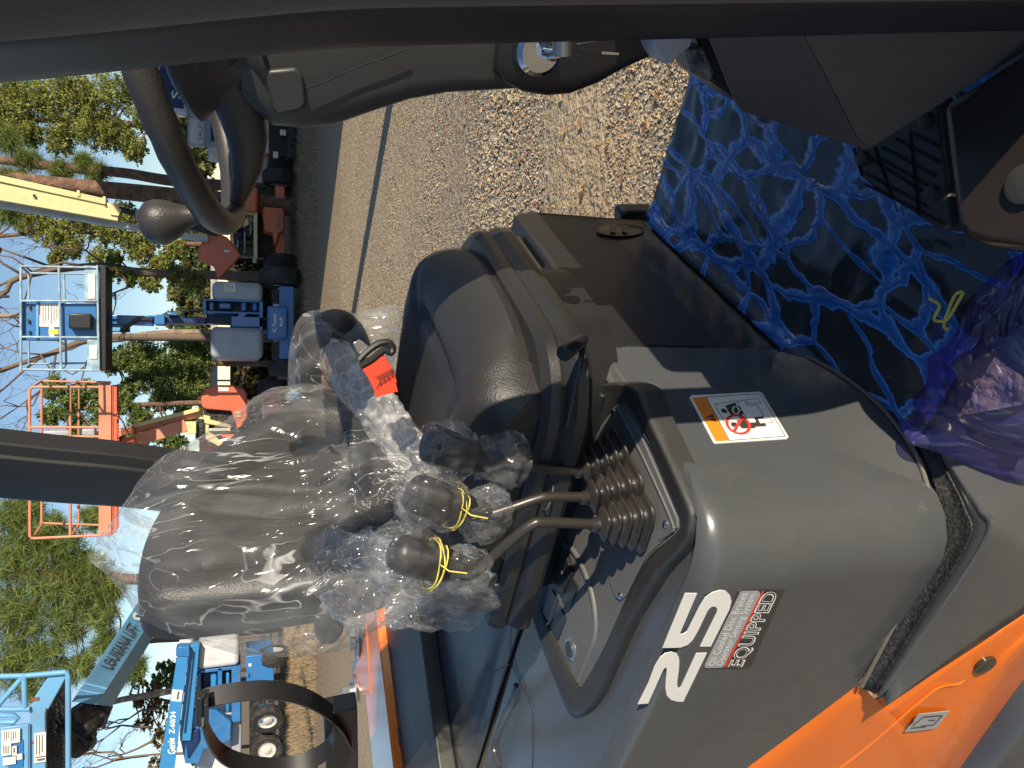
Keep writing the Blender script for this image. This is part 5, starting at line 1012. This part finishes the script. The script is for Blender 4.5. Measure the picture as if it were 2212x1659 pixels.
def rails_px(parent, name, mat, segs, Y, r, back=0):
    for s in segs:
        pts = [P(x, y, Y=Y + (q[0] if q else 0)) for x, y, *q in s]; v, f = tube_geo(pts, r, 8); mk(name, v, f, mat, parent, auto=50)
def quad(parent, name, mat, px, Y, off=(0, .01, 0), **k): return slab(name, [P(x, y, Y=Y) for x, y in px], off, mat, parent, **k)
def wtext(parent, s, x, y0, y1, hgt, Y, mat, a_x=None, name='lettering', bold=0.0):
    """lettering whose baseline runs from photo (x,y0) to (a_x or x, y1), letters hgt tall"""
    o_ = P(x, y0, Y=Y); xd = P(a_x if a_x is not None else x, y1, Y=Y) - o_; up = P(x - hgt, y0, Y=Y) - o_
    cu = bpy.data.curves.new(name, 'FONT'); cu.body = s; cu.size = 1; cu.resolution_u = 2; cu.offset = bold; t = bpy.data.objects.new(name, cu); COL.objects.link(t); bpy.context.view_layer.update()
    me = bpy.data.meshes.new_from_object(t.evaluated_get(bpy.context.evaluated_depsgraph_get())); bpy.data.objects.remove(t); xs = [q.co.x for q in me.vertices]; x0, x1 = min(xs), max(xs)
    return mk(name, [o_ + xd * ((q.co.x - x0) / (x1 - x0)) + up * (q.co.y / .72) for q in me.vertices], [list(p.vertices) for p in me.polygons], mat, parent, smooth=False, auto=0)
def lattice(name, parent, mat, a, b, c, nx, ny, r):       # mesh floor between corners a, a+(b-a), a+(c-a)
    mb = MB(); a, b, c = Vector(a), Vector(b), Vector(c)
    for i in range(nx + 1): t = i / nx; mb.bar(a.lerp(b, t), a.lerp(b, t) + (c - a), r, r)
    for j in range(ny + 1): t = j / ny; mb.bar(a.lerp(c, t), a.lerp(c, t) + (b - a), r, r)
    return mb.build(name, mat, parent, smooth=False, auto=0)

# ---- blue lift with its platform raised, seen end on
Y3 = 19.6
B3 = thing('boom_lift', 'blue lift seen end on, two grey covers, blue platform raised before bare trees', 'boom lift', P(640, 700, Y=Y3) * Vector((1, 1, 0)) if False else Vector((P(640, 700, Y=Y3).x, Y3 + 1, 0)), 'boom lifts parked across the yard')
part(B3, 'chassis', m_blue, [(603, 635, 618, 776)], Y3 + .15, 3.2, bevel=.02)
part(B3, 'front_panel', m_blue, [(577, 622, 661, 732)], Y3 - .02, .16, bevel=.05)
part(B3, 'axle', m_engine, [(588, 606, 625, 655), (588, 606, 738, 775)], Y3 + .3, .3)
wtext(B3, 'IC Power', 597, 717, 677, 9, Y3 - .035, m_white, bold=.012); wtext(B3, '4x4', 611, 706, 686, 9, Y3 - .035, m_white, bold=.012)
tyre_end(B3, 567, 662, 582, 619, Y3 + .6); tyre_end(B3, 570, 645, 777, 813, Y3 + .5)
for bxx in ((458, 568, 608, 649), (455, 569, 706, 775)): part(B3, 'cover', m_gcov, [bxx], Y3 - .1, 2.2, bevel=.14, seg=5)
quad(B3, 'cover_label', m_lab, [(484, 612), (484, 630), (508, 630), (508, 612)], Y3 - .11)
part(B3, 'label_print', m_labp, [(487, 489, 614, 628), (493, 494.5, 614, 628), (498, 499, 614, 626), (502, 503, 614, 624)], Y3 - .118, .004)
mb = MB(); mb.tube([P(454, 752, Y=Y3 + .2), P(464, 746, Y=Y3), P(464, 746, Y=Y3 + .2)], .03, 8); mb.build('exhaust', m_black, B3)
part(B3, 'turret', m_blue, [(438, 446, 648, 678), (560, 568, 648, 712), (438, 568, 647, 651), (446, 562, 673, 677), (500, 568, 684, 706)], Y3 - .05, 1.6, bevel=.01)
part(B3, 'turret_arm', m_blue, [(450, 463, 651, 673), (472, 500, 653, 668), (520, 533, 651, 673), (545, 556, 651, 673)], Y3 + .1, .8, bevel=.04)
part(B3, 'pivot', m_dblue, [(446, 560, 650, 700)], Y3 + .7, .5); quad(B3, 'bracket', m_blue, [(517, 676), (505, 705), (520, 688), (536, 676)], Y3 - .06, (0, .05, 0))
part(B3, 'boom', m_blue, [(229, 330, 681, 701)], Y3 - .3, .35, bevel=.02); part(B3, 'jib', m_lblue, [(229, 278, 701, 716)], Y3 - .2, .3, bevel=.02)
part(B3, 'boom_section', m_dblue, [(318, 445, 683, 698)], Y3 - .1, .45, bevel=.02); part(B3, 'boom_collar', m_blue, [(333, 356, 679, 701), (361, 384, 675, 681)], Y3 - .35, .5, bevel=.02)
part(B3, 'boom_cable', m_black, [(385, 438, 668, 672), (352, 440, 700, 703)], Y3 - .3, .06)
v, f = tube_geo(catmull([P(278, 712, Y=Y3 - .35), P(262, 716, Y=Y3 - .35), P(285, 698, Y=Y3 - .35), P(300, 690, Y=Y3 - .35), P(330, 690, Y=Y3 - .35)], 5), .05, 8); mk('hose', v, f, m_black, B3)
# platform
Yb = Y3 - 1.6; db = .9
rails_px(B3, 'guard_rail', m_rail, [[(45, 571), (45, 801)], [(127, 573), (132, 801)], [(43, 575), (212, 578)], [(44, 650), (212, 650)], [(48, 728), (212, 729)], [(50, 798), (212, 800)], [(210, 573), (214, 802)]], Yb, .024)
rails_px(B3, 'guard_rail', m_rail, [[(62, 590, db), (62, 790, db)], [(45, 575), (62, 590, db)], [(52, 800), (64, 786, db)], [(62, 590, db), (205, 592, db)], [(64, 786, db), (207, 784, db)], [(138, 590, db), (143, 786, db)], [(132, 801), (143, 786, db)]], Yb, .022)
part(B3, 'toe_board', m_rail, [(183, 211, 574, 650), (188, 213, 731, 802)], Yb + .02, .02); quad(B3, 'toe_label', m_lab, [(190, 592), (190, 645), (205, 645), (205, 592)], Yb); quad(B3, 'toe_label', m_lab, [(193, 745), (193, 775), (209, 775), (209, 745)], Yb)
part(B3, 'control_panel', m_blue, [(44, 126, 650, 736), (130, 208, 655, 735)], Yb + .1, .06, bevel=.01); part(B3, 'panel_frame', m_lblue, [(78, 83, 646, 740), (45, 50, 646, 736)], Yb + .06, .03)
part(B3, 'instruction_label', m_lab, [(85, 127, 656, 706), (106, 117, 706, 726)], Yb + .085, .01); part(B3, 'instruction_label', m_laby, [(105, 126, 711, 722)], Yb + .084, .01); part(B3, 'instruction_label', m_labr, [(84, 87, 656, 680)], Yb + .08, .01)
part(B3, 'label_print', m_labp, [(92 + 6 * k, 93.2 + 6 * k, 660, 700 - 5 * (k % 3)) for k in range(6)], Yb + .078, .003)
part(B3, 'control_box', m_black, [(148, 197, 677, 710)], Yb - .12, .2, bevel=.03); part(B3, 'knob', m_engine, [(62, 66, 660, 668), (60, 64, 690, 698), (62, 66, 715, 722)], Yb + .05, .05)
part(B3, 'platform_floor', m_black, [(214, 229, 573, 800)], Yb + .05, db, bevel=.01); part(B3, 'rotator', m_black, [(228, 236, 665, 715)], Yb + .4, .5, bevel=.02)

# ---- orange lift with raised platform
Y4 = 21.5
B4 = thing('boom_lift', 'orange lift with rusty raised platform behind the rear pillar and wrapped seat', 'boom lift', Vector((P(640, 900, Y=Y4).x, Y4 + 1, 0)), 'boom lifts parked across the yard')
def dome(parent, name, mat, pxs, Y, dep, bev): quad(parent, name, mat, pxs, Y, (0, dep, 0), bevel=bev, seg=5)
dome(B4, 'engine_cover', m_lred, [(436, 880), (434, 860), (442, 840), (460, 832), (500, 832), (525, 838), (534, 850), (535, 900), (520, 925), (512, 925), (500, 888), (445, 884)], Y4, 1.8, .06)
part(B4, 'cover_label', m_lab, [(472, 494, 836, 845)], Y4 - .02, .01); part(B4, 'beacon', M('amber lens', (.8, .3, .05), .3), [(426, 434, 857, 864)], Y4 + .3, .1, bevel=.02)
part(B4, 'turret', m_engine, [(440, 505, 886, 925), (505, 560, 925, 990)], Y4 + .2, .8); part(B4, 'engine_cover', m_lred, [(430, 520, 937, 990)], Y4 + .4, 1.5, bevel=.1, seg=4)
part(B4, 'chassis', m_lred, [(572, 612, 864, 990)], Y4 + .4, 2.0, bevel=.03); part(B4, 'cover_latch', m_cream, [(508, 520, 888, 894), (508, 520, 896, 901)], Y4 - .03, .03)
tyre_end(B4, 553, 640, 820, 862, Y4 + .5); tyre_end(B4, 560, 640, 990, 1030, Y4 + .5)
for nm, mat, a, b, w_, h_, dz in (('boom', m_lor, (293, 950), (402, 918), .3, .34, -.6), ('upper_arm', m_lor, (284, 930), (434, 888), .16, .18, -.5), ('upper_arm', m_cream, (286, 921), (430, 884), .10, .10, -.65), ('upper_arm', m_cream, (275, 935), (440, 895), .10, .09, -.4), ('jib', m_lor, (250, 938), (290, 926), .16, .2, -1.0)):
    mb = MB(); mb.bar(P(*a, Y=Y4 + dz), P(*b, Y=Y4 + dz), w_, h_, up=(0, -1, 0)); mb.build(nm, mat, B4, bevel=.01)
part(B4, 'knuckle', m_cream, [(396, 424, 911, 938), (292, 316, 940, 972)], Y4 - .75, .4, bevel=.02); part(B4, 'knuckle', m_engine, [(422, 440, 905, 950), (252, 262, 930, 975)], Y4 - .6, .4, bevel=.02); part(B4, 'jib_mount', m_lred, [(262, 292, 946, 974)], Y4 - .9, .4, bevel=.03)
quad(B4, 'turret_plate', m_cream, [(430, 893), (430, 940), (478, 968), (486, 960), (450, 930), (455, 900)], Y4 - .5, (0, .1, 0), bevel=.02)
quad(B4, 'turret_plate', m_cream, [(432, 900), (430, 912), (500, 925), (498, 918)], Y4 - .55, (0, .1, 0), bevel=.01)
Yo = Y4 - 2.2; dO = 1.0
rails_px(B4, 'guard_rail', m_lor, [[(70, 836), (64, 842), (64, 1158), (70, 1163)], [(152, 834), (152, 1160)], [(70, 836), (240, 836)], [(66, 923), (213, 923)], [(66, 943), (213, 943)], [(70, 1163), (240, 1155)], [(66, 1040), (213, 1040)]], Yo, .030)
rails_px(B4, 'guard_rail', m_lor, [[(90, 823, dO), (90, 1130, dO)], [(170, 826, dO), (170, 1135, dO)], [(70, 836), (90, 823, dO)], [(152, 834), (170, 826, dO)], [(90, 823, dO), (240, 826, dO)], [(90, 1130, dO), (240, 1135, dO)], [(70, 1163), (92, 1130, dO)], [(152, 1160), (170, 1135, dO)]], Yo, .026)
part(B4, 'toe_board', m_lor, [(213, 240, 832, 1158)], Yo - .03, .03, bevel=.005); part(B4, 'toe_board', m_lor, [(215, 238, 825, 1140)], Yo + dO, .03)
lattice('platform_floor', B4, m_lred, P(243, 832, Y=Yo), P(243, 1155, Y=Yo), P(243, 832, Y=Yo) + Vector((0, dO, 0)), 46, 14, .012)
quad(B4, 'floor_edge', m_lred, [(240, 832), (252, 836), (252, 1150), (240, 1156)], Yo + .02, (0, .02, 0))
part(B4, 'control_box', m_gcov, [(92, 150, 930, 955), (172, 205, 926, 976)], Yo + .3, .3, bevel=.04); part(B4, 'manual_box', m_cream, [(120, 168, 958, 975)], Yo + .25, .2, bevel=.01)
part(B4, 'caution_panel', m_laby, [(171, 183, 951, 985)], Yo + .2, .02); wtext(B4, 'MAX CAP', 181, 984, 953, 7, Yo + .19, m_decalblk, bold=.01)

# ---- red orange lift with the open hood and cream boom
Y2 = 21.5
B2 = thing('boom_lift', 'red orange lift with engine hood open and cream boom behind the steering wheel', 'boom lift', Vector((P(640, 470, Y=Y2).x, Y2 + 1, 0)), 'boom lifts parked across the yard')
part(B2, 'chassis', m_lred, [(595, 615, 401, 552)], Y2 + .3, 2.6, bevel=.02)
quad(B2, 'front_cover', m_lred, [(566, 452), (572, 446), (612, 450), (614, 498), (602, 504), (598, 526), (592, 526), (588, 502), (570, 498)], Y2, (0, .5, 0), bevel=.03)
wtext(B2, '2981251', 607, 494, 457, 8, Y2 - .012, m_labp, bold=.01); part(B2, 'cover_label', m_lab, [(526, 530, 434, 448)], Y2 - .42, .01)
quad(B2, 'engine_cover', m_lred, [(512, 403), (530, 398), (558, 404), (556, 458), (512, 458)], Y2 - .4, (0, 1.6, 0), bevel=.06)
quad(B2, 'open_hood', m_lred, [(466, 500), (492, 513), (522, 552), (480, 598), (470, 602), (462, 575), (428, 560), (430, 530), (447, 510)], Y2 - .5, (0, .14, 0), bevel=.05); part(B2, 'cover_label', m_lab, [(484, 497, 540, 545)], Y2 - .52, .01)
part(B2, 'engine', m_engine, [(508, 520, 462, 500), (524, 548, 484, 512), (505, 545, 515, 530), (515, 552, 530, 552), (510, 525, 500, 515)], Y2 - .2, .5, bevel=.05)
part(B2, 'engine', m_greyb, [(527, 530, 500, 548), (540, 543, 470, 505), (512, 515, 520, 545)], Y2 - .25, .1, bevel=.02)
part(B2, 'engine_tray', m_cream, [(548, 556, 458, 556), (530, 552, 458, 463)], Y2 - .3, 1.0, bevel=.01); quad(B2, 'tray_brace', m_cream, [(534, 470), (538, 484), (524, 492), (529, 476)], Y2 - .32, (0, .1, 0))
part(B2, 'engine_bay', m_engine, [(505, 595, 400, 556)], Y2 + .9, .3)
tyre_end(B2, 572, 646, 370, 402, Y2 + .8); tyre_end(B2, 565, 640, 551, 580, Y2 + .3)
mb = MB(); mb.bar(P(-60, 405, Y=Y2 - 1.0), P(258, 462, Y=Y2 - .9), .40, .28, up=(0, -1, 0)); mb.build('boom', m_cream, B2, bevel=.01)
mb = MB(); mb.bar(P(-60, 374, Y=Y2 - 1.1), P(232, 438, Y=Y2 - 1.0), .14, .2, up=(0, -1, 0)); mb.build('boom_tray', m_cream, B2, bevel=.01)
part(B2, 'tray_clip', m_cream, [(64, 70, 393, 404), (166, 172, 411, 424), (222, 228, 424, 440)], Y2 - 1.15, .3)
mb = MB(); mb.bar(P(-60, 432, Y=Y2 - .8), P(450, 518, Y=Y2 - .6), .13, .3, up=(0, -1, 0)); mb.build('lower_boom', m_greyb, B2, bevel=.01)
mb = MB(); mb.tube([P(258, 452, Y=Y2 - .9), P(305, 464, Y=Y2 - .8)], .07, 12); mb.build('boom_cylinder', m_black, B2)
part(B2, 'boom_collar', m_greyb, [(292, 318, 452, 474)], Y2 - .9, .4, bevel=.02)
mb = MB(); mb.bar(P(318, 466, Y=Y2 - .7), P(470, 500, Y=Y2 - .6), .22, .2, up=(0, -1, 0)); mb.build('riser', m_engine, B2, bevel=.01)
quad(B2, 'boom_end', m_cream, [(229, 436), (262, 452), (256, 466), (238, 463)], Y2 - 1.1, (0, .3, 0)); quad(B2, 'boom_hole', m_engine, [(71, 419), (71, 426), (77, 427), (77, 420)], Y2 - 1.15)

# ---- service truck
Y1 = 22.0
TR = thing('service_truck', 'white service truck with red tail strips and dark tailgate behind the steering wheel', 'truck', Vector((P(640, 250, Y=Y1).x, Y1 + 2, 0)))
m_tw = M('white truck paint', (.62, .62, .64), .3, dirt=(.5, .48, .45), dirt_amt=.2, coat=.3)
part(TR, 'body', m_tw, [(505, 582, 150, 334)], Y1, 4.5, bevel=.05); part(TR, 'roof_sign', m_tw, [(330, 405, 60, 245)], Y1 + .3, .3, bevel=.09, seg=5)
part(TR, 'sign_face', M('navy sign', (.02, .04, .13), .4), [(345, 397, 66, 232)], Y1 + .28, .05, bevel=.02); wtext(TR, 'SALES', 390, 213, 100, 20, Y1 + .27, m_white, bold=.01)
part(TR, 'roof_sign', m_gcov, [(405, 446, 200, 313)], Y1 + .8, .3, bevel=.06, seg=4); part(TR, 'sign_frame', m_tw, [(411, 440, 256, 309)], Y1 + .77, .06, bevel=.02); wtext(TR, 'SALES', 437, 303, 262, 10, Y1 + .76, m_labp)
part(TR, 'cab', m_gcov, [(446, 505, 120, 318)], Y1 + 1.6, 1.8, bevel=.12, seg=4); part(TR, 'rear_window', m_dblue, [(455, 495, 130, 306)], Y1 + 1.57, .05, bevel=.03)
part(TR, 'tail_light', m_labr, [(512, 578, 260, 267), (505, 580, 327, 335)], Y1 - .03, .06, bevel=.01)
part(TR, 'tailgate', m_black, [(582, 632, 150, 338)], Y1 + .05, 4.3, bevel=.03); part(TR, 'bumper', m_engine, [(620, 638, 140, 342)], Y1 - .25, .3, bevel=.04); part(TR, 'hitch_light', m_lab, [(590, 601, 327, 341), (605, 618, 280, 292)], Y1 - .27, .05, bevel=.01)
part(TR, 'mirror_stack', m_labp, [(636, 642, 200, 236)], Y1 + .3, .5)
wtext(TR, 'HANDLING', 518, 312, 276, 7, Y1 - .02, m_labp); wtext(TR, 'GROUPEQUIPMENT.COM', 556, 323, 244, 7, Y1 - .02, m_labp); wtext(TR, '318-631-5100', 572, 323, 282, 8, Y1 - .02, m_labp)
tyre_end(TR, 590, 645, 170, 200, Y1 + .9); tyre_end(TR, 590, 645, 292, 320, Y1 + .9)

# ---- light blue boom with platform, nearest of the lifts
B5 = thing('boom_lift', 'faded light blue lift with thick boom and platform left of the wrapped seat', 'boom lift', Vector((P(640, 1100, Y=16).x, 17, 0)), 'boom lifts parked across the yard')
ya, yb2 = 9.6, 12.2
A0, A1, B0, B1 = P(287, 1316, Y=yb2), P(153, 1516, Y=ya), P(322, 1347, Y=yb2 - .15), P(208, 1522, Y=ya - .1)
C0, C1 = P(341, 1360, Y=yb2 + .2), P(243, 1526, Y=ya + .2)
k_ = 1.9; xt = lambda a, b: b + (a - b) * k_
vv = [A1, B1, C1, A1 + (C1 - B1), xt(A0, A1), xt(B0, B1), xt(C0, C1), xt(A0, A1) + (xt(C0, C1) - xt(B0, B1))]
mk('boom', vv, [[0, 1, 5, 4], [1, 2, 6, 5], [2, 3, 7, 6], [3, 0, 4, 7], [3, 2, 1, 0], [4, 5, 6, 7]], m_lblue, B5, bevel=.012)
bf0 = [A0, B0, B1, A1]
nn_ = (A0 - A1).cross(B1 - A1).normalized()
if nn_.dot(Vector((0, 0, H)) - A1) < 0: nn_ = -nn_
BS = .004
def bp_(u, v): a = A1.lerp(A0, u); b = B1.lerp(B0, u); return a.lerp(b, v) + nn_ * BS
def boom_text(s, u0, u1, v0, v1, mat, bold=0.0):
    cu = bpy.data.curves.new('t', 'FONT'); cu.body = s; cu.size = 1; cu.resolution_u = 2; cu.offset = bold; t = bpy.data.objects.new('t', cu); COL.objects.link(t); bpy.context.view_layer.update()
    me = bpy.data.meshes.new_from_object(t.evaluated_get(bpy.context.evaluated_depsgraph_get())); bpy.data.objects.remove(t); xs = [q.co.x for q in me.vertices]; x0, x1 = min(xs), max(xs)
    mk('lettering', [bp_(u0 + (u1 - u0) * (q.co.x - x0) / (x1 - x0), v0 + (v1 - v0) * q.co.y / .72) for q in me.vertices], [list(p.vertices) for p in me.polygons], mat, B5, smooth=False, auto=0)
boom_text('LOUISIANA LIFT', .34, .86, .74, .2, m_decalblk, .03); boom_text('S-60', .92, 1.25, .88, .12, m_white, .02)
for u in (.10, .16): 
    mb = MB(); mb.bar(bp_(u, -.02), bp_(u, 1.02), .02, .01, up=nn_); mb.build('boom_seam', m_lblue, B5)
mb = MB(); mb.bar(P(195, 1534, Y=ya + .2), P(160, 1575, Y=ya), .3, .32, up=(0, -1, 0)); mb.build('boom_nose', m_engine, B5, bevel=.03)
mb = MB(); mb.bar(P(225, 1525, Y=ya + .3), P(205, 1560, Y=ya + .3), .2, .3, up=(0, -1, 0)); mb.build('rotator', m_black, B5, bevel=.03)
for pp2 in ([(232, 1545), (222, 1572), (205, 1572), (200, 1555)], [(196, 1580), (206, 1600), (190, 1620), (165, 1600)]): v, f = tube_geo(catmull([P(x, y, Y=ya) for x, y in pp2], 5), .018, 8); mk('hose', v, f, m_black, B5)
quad(B5, 'rotator_arm', m_engine, [(150, 1570), (188, 1600), (200, 1598), (202, 1612), (170, 1640), (150, 1640)], ya, (0, .3, 0), bevel=.03)
yp = 9.0; dp_ = 1.1
quad(B5, 'toe_board', m_lblue, [(72, 1520), (75, 1505), (110, 1455), (142, 1450), (147, 1456), (106, 1530), (98, 1540), (100, 1800), (64, 1800), (64, 1530)], yp, (0, .04, 0), bevel=.01)
lattice('platform_floor', B5, m_engine, P(100, 1530, Y=yp), P(100, 1860, Y=yp), P(146, 1458, Y=yp + dp_) + Vector((0, 0, 0)), 34, 16, .014)
rails_px(B5, 'guard_rail', m_lblue, [[(-60, 1532), (64, 1532)], [(-60, 1462), (52, 1460), (142, 1452)], [(142, 1450), (147, 1458), (148, 1800)], [(54, 1457), (-10, 1530)], [(52, 1462), (54, 1535)], [(0, 1545), (30, 1545), (38, 1552), (30, 1560), (0, 1560)]], yp - .02, .028)
part(B5, 'control_panel', m_lblue, [(0, 62, 1568, 1700)], yp - .05, .04, bevel=.01); part(B5, 'control_panel', m_blue, [(18, 50, 1600, 1660)], yp - .06, .03)
part(B5, 'instruction_label', m_lab, [(3, 43, 1576, 1606), (3, 24, 1607, 1632), (26, 36, 1612, 1632), (36, 48, 1629, 1641), (6, 34, 1636, 1652)], yp - .08, .01)
part(B5, 'label_print', m_labp, [(8 + 5 * k, 9 + 5 * k, 1580, 1602 - 4 * (k % 3)) for k in range(6)] + [(6 + 4 * k, 7 + 4 * k, 1611, 1628) for k in range(4)] + [(29, 32, 1616, 1626)], yp - .085, .004)
part(B5, 'warning_label', m_lab, [(74, 99, 1583, 1647)], yp - .02, .01); part(B5, 'label_print', m_labp, [(78, 79.5, 1588, 1630), (84, 85.5, 1588, 1630), (90, 91.5, 1588, 1625), (76, 98, 1634, 1636), (80, 96, 1639, 1643)], yp - .026, .004)
part(B5, 'rust_patch', M('rust', (.22, .09, .05), .9, var=.3, vscale=20), [(68, 84, 1507, 1514), (66, 78, 1602, 1606)], yp - .01, .004)
part(B5, 'turret', m_lblue, [(430, 560, 1010, 1180)], 16.5, 1.6, bevel=.1); part(B5, 'chassis', m_blue, [(570, 640, 1000, 1200)], 16.3, 2.4, bevel=.03)
tyre_end(B5, 560, 668, 985, 1020, 16.6); tyre_end(B5, 560, 668, 1180, 1215, 16.6)

# ---- blue articulated lift at the left
Y6 = 24.5
B6 = thing('boom_lift', 'bright blue articulated lift, white covers, lettered boom, seen above strap hoop', 'boom lift', Vector((P(620, 1520, Y=Y6).x, Y6 + 1, 0)), 'boom lifts parked across the yard')
mbq = lambda nm, mat, px, Y, d, bv=.01: slab(nm, [P(x, y, Y=Y) for x, y in px], (0, d, 0), mat, B6, bevel=bv)
mbq('boom', m_lblue if False else M('bright boom blue', (.035, .23, .52), .35, var=.06, coat=.3), [(386, 1398), (409, 1398), (376, 1665), (343, 1665)], Y6 - .6, .4)
m_bb = bpy.data.materials['bright boom blue']
mbq('lower_boom', m_bb, [(409, 1396), (431, 1392), (412, 1600), (388, 1600)], Y6 - .4, .4)
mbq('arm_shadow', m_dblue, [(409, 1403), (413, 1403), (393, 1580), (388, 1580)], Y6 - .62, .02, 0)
mbq('boom_end', m_blue, [(380, 1402), (380, 1418), (409, 1418), (409, 1402)], Y6 - .65, .5)
o_ = P(378, 1630, Y=Y6 - .62); e_ = P(382, 1536, Y=Y6 - .62)
wtext(B6, 'Genie', 379, 1629, 1594, 17, Y6 - .61, m_white, a_x=377, bold=.02); wtext(B6, 'Z-60/34', 376.5, 1585, 1537, 12, Y6 - .61, m_white, a_x=380, bold=.02)
mbq('boom_label', m_lab, [(372, 1489), (395, 1491), (392, 1516), (369, 1514)], Y6 - .62, .01, 0); mbq('label_print', m_labp, [(384, 1494), (388, 1494), (385, 1511), (381, 1511)], Y6 - .63, .005, 0)
part(B6, 'cover', m_wcov, [(427, 517, 1385, 1444)], Y6 - .1, 1.8, bevel=.15, seg=5); part(B6, 'cover', m_wcov, [(387, 417, 1376, 1401)], Y6 + .3, 1.2, bevel=.08, seg=4); part(B6, 'vent', m_black, [(395, 402, 1398, 1404)], Y6 + .2, .1)
part(B6, 'turret', m_blue, [(427, 434, 1443, 1560), (470, 480, 1443, 1510), (500, 520, 1443, 1560), (427, 520, 1443, 1450), (430, 515, 1505, 1515)], Y6, 1.4, bevel=.02)
part(B6, 'turret_arm', m_dblue, [(436, 500, 1450, 1505)], Y6 + .7, .4, bevel=.04); part(B6, 'cylinder', m_bb, [(455, 468, 1452, 1500), (488, 496, 1452, 1540)], Y6 + .2, .3, bevel=.05)
mbq('pivot_plate', m_blue, [(388, 1590), (390, 1560), (425, 1530), (470, 1535), (500, 1560), (498, 1600), (440, 1620), (430, 1650), (400, 1650)], Y6 - .2, .3, .03)
mbq('hose_tray', m_dblue, [(400, 1585), (430, 1575), (430, 1600), (405, 1640)], Y6 - .3, .1, .02)
part(B6, 'cover', m_wcov, [(420, 505, 1560, 1700)], Y6 + .5, 1.6, bevel=.12, seg=4); part(B6, 'counterweight', m_gcov, [(500, 522, 1540, 1700)], Y6 + .3, 1.6, bevel=.06)
part(B6, 'chassis', m_blue, [(532, 592, 1414, 1498)], Y6 - .1, 1.4, bevel=.03); part(B6, 'chassis', m_engine, [(540, 575, 1498, 1640)], Y6 + .5, 1.0, bevel=.03); part(B6, 'axle_cover', m_blue, [(560, 592, 1533, 1560)], Y6 - .2, .5, bevel=.03)
part(B6, 'step', m_bb, [(534, 537, 1456, 1462), (545, 556, 1470, 1480)], Y6 - .2, .1, bevel=.01); part(B6, 'chassis_label', m_lab, [(537, 543, 1433, 1440)], Y6 - .12, .01); wtext(B6, '4x4', 548, 1496, 1478, 10, Y6 - .12, m_white, bold=.02)
tyre_end(B6, 541, 613, 1404, 1432, Y6 + .2); tyre_side(B6, 578, 1560, 34, Y6 - .2, .3, -.5); tyre_side(B6, 577, 1622, 32, Y6 + .2, .3, -.15)

# ---- what shades the yard, standing outside the picture to the right
wb = MB(); ax2 = (Vector((.72, -.69, 0)), Vector((.69, .72, 0)), Vector((0, 0, 1)))
WHb = thing('warehouse', 'metal sided warehouse standing beside the yard, out of the picture', 'building', (14, 9, 0))
wbb = MB(); wbb.box((8.9 + 6, 6.2 + 6.5, 3.7), (12, 13, 7.4)); wbb.build('wall', M('ribbed metal siding', (.45, .44, .42), .5), WHb)
up2 = MB(); up2.tube([(5.79, 5.05, 0), (5.79, 5.05, 7.5)], .16, 12); o = up2.build('utility_pole', m_bark2); tag(o, 'bare wooden utility pole beside the yard, out of the picture', 'pole')
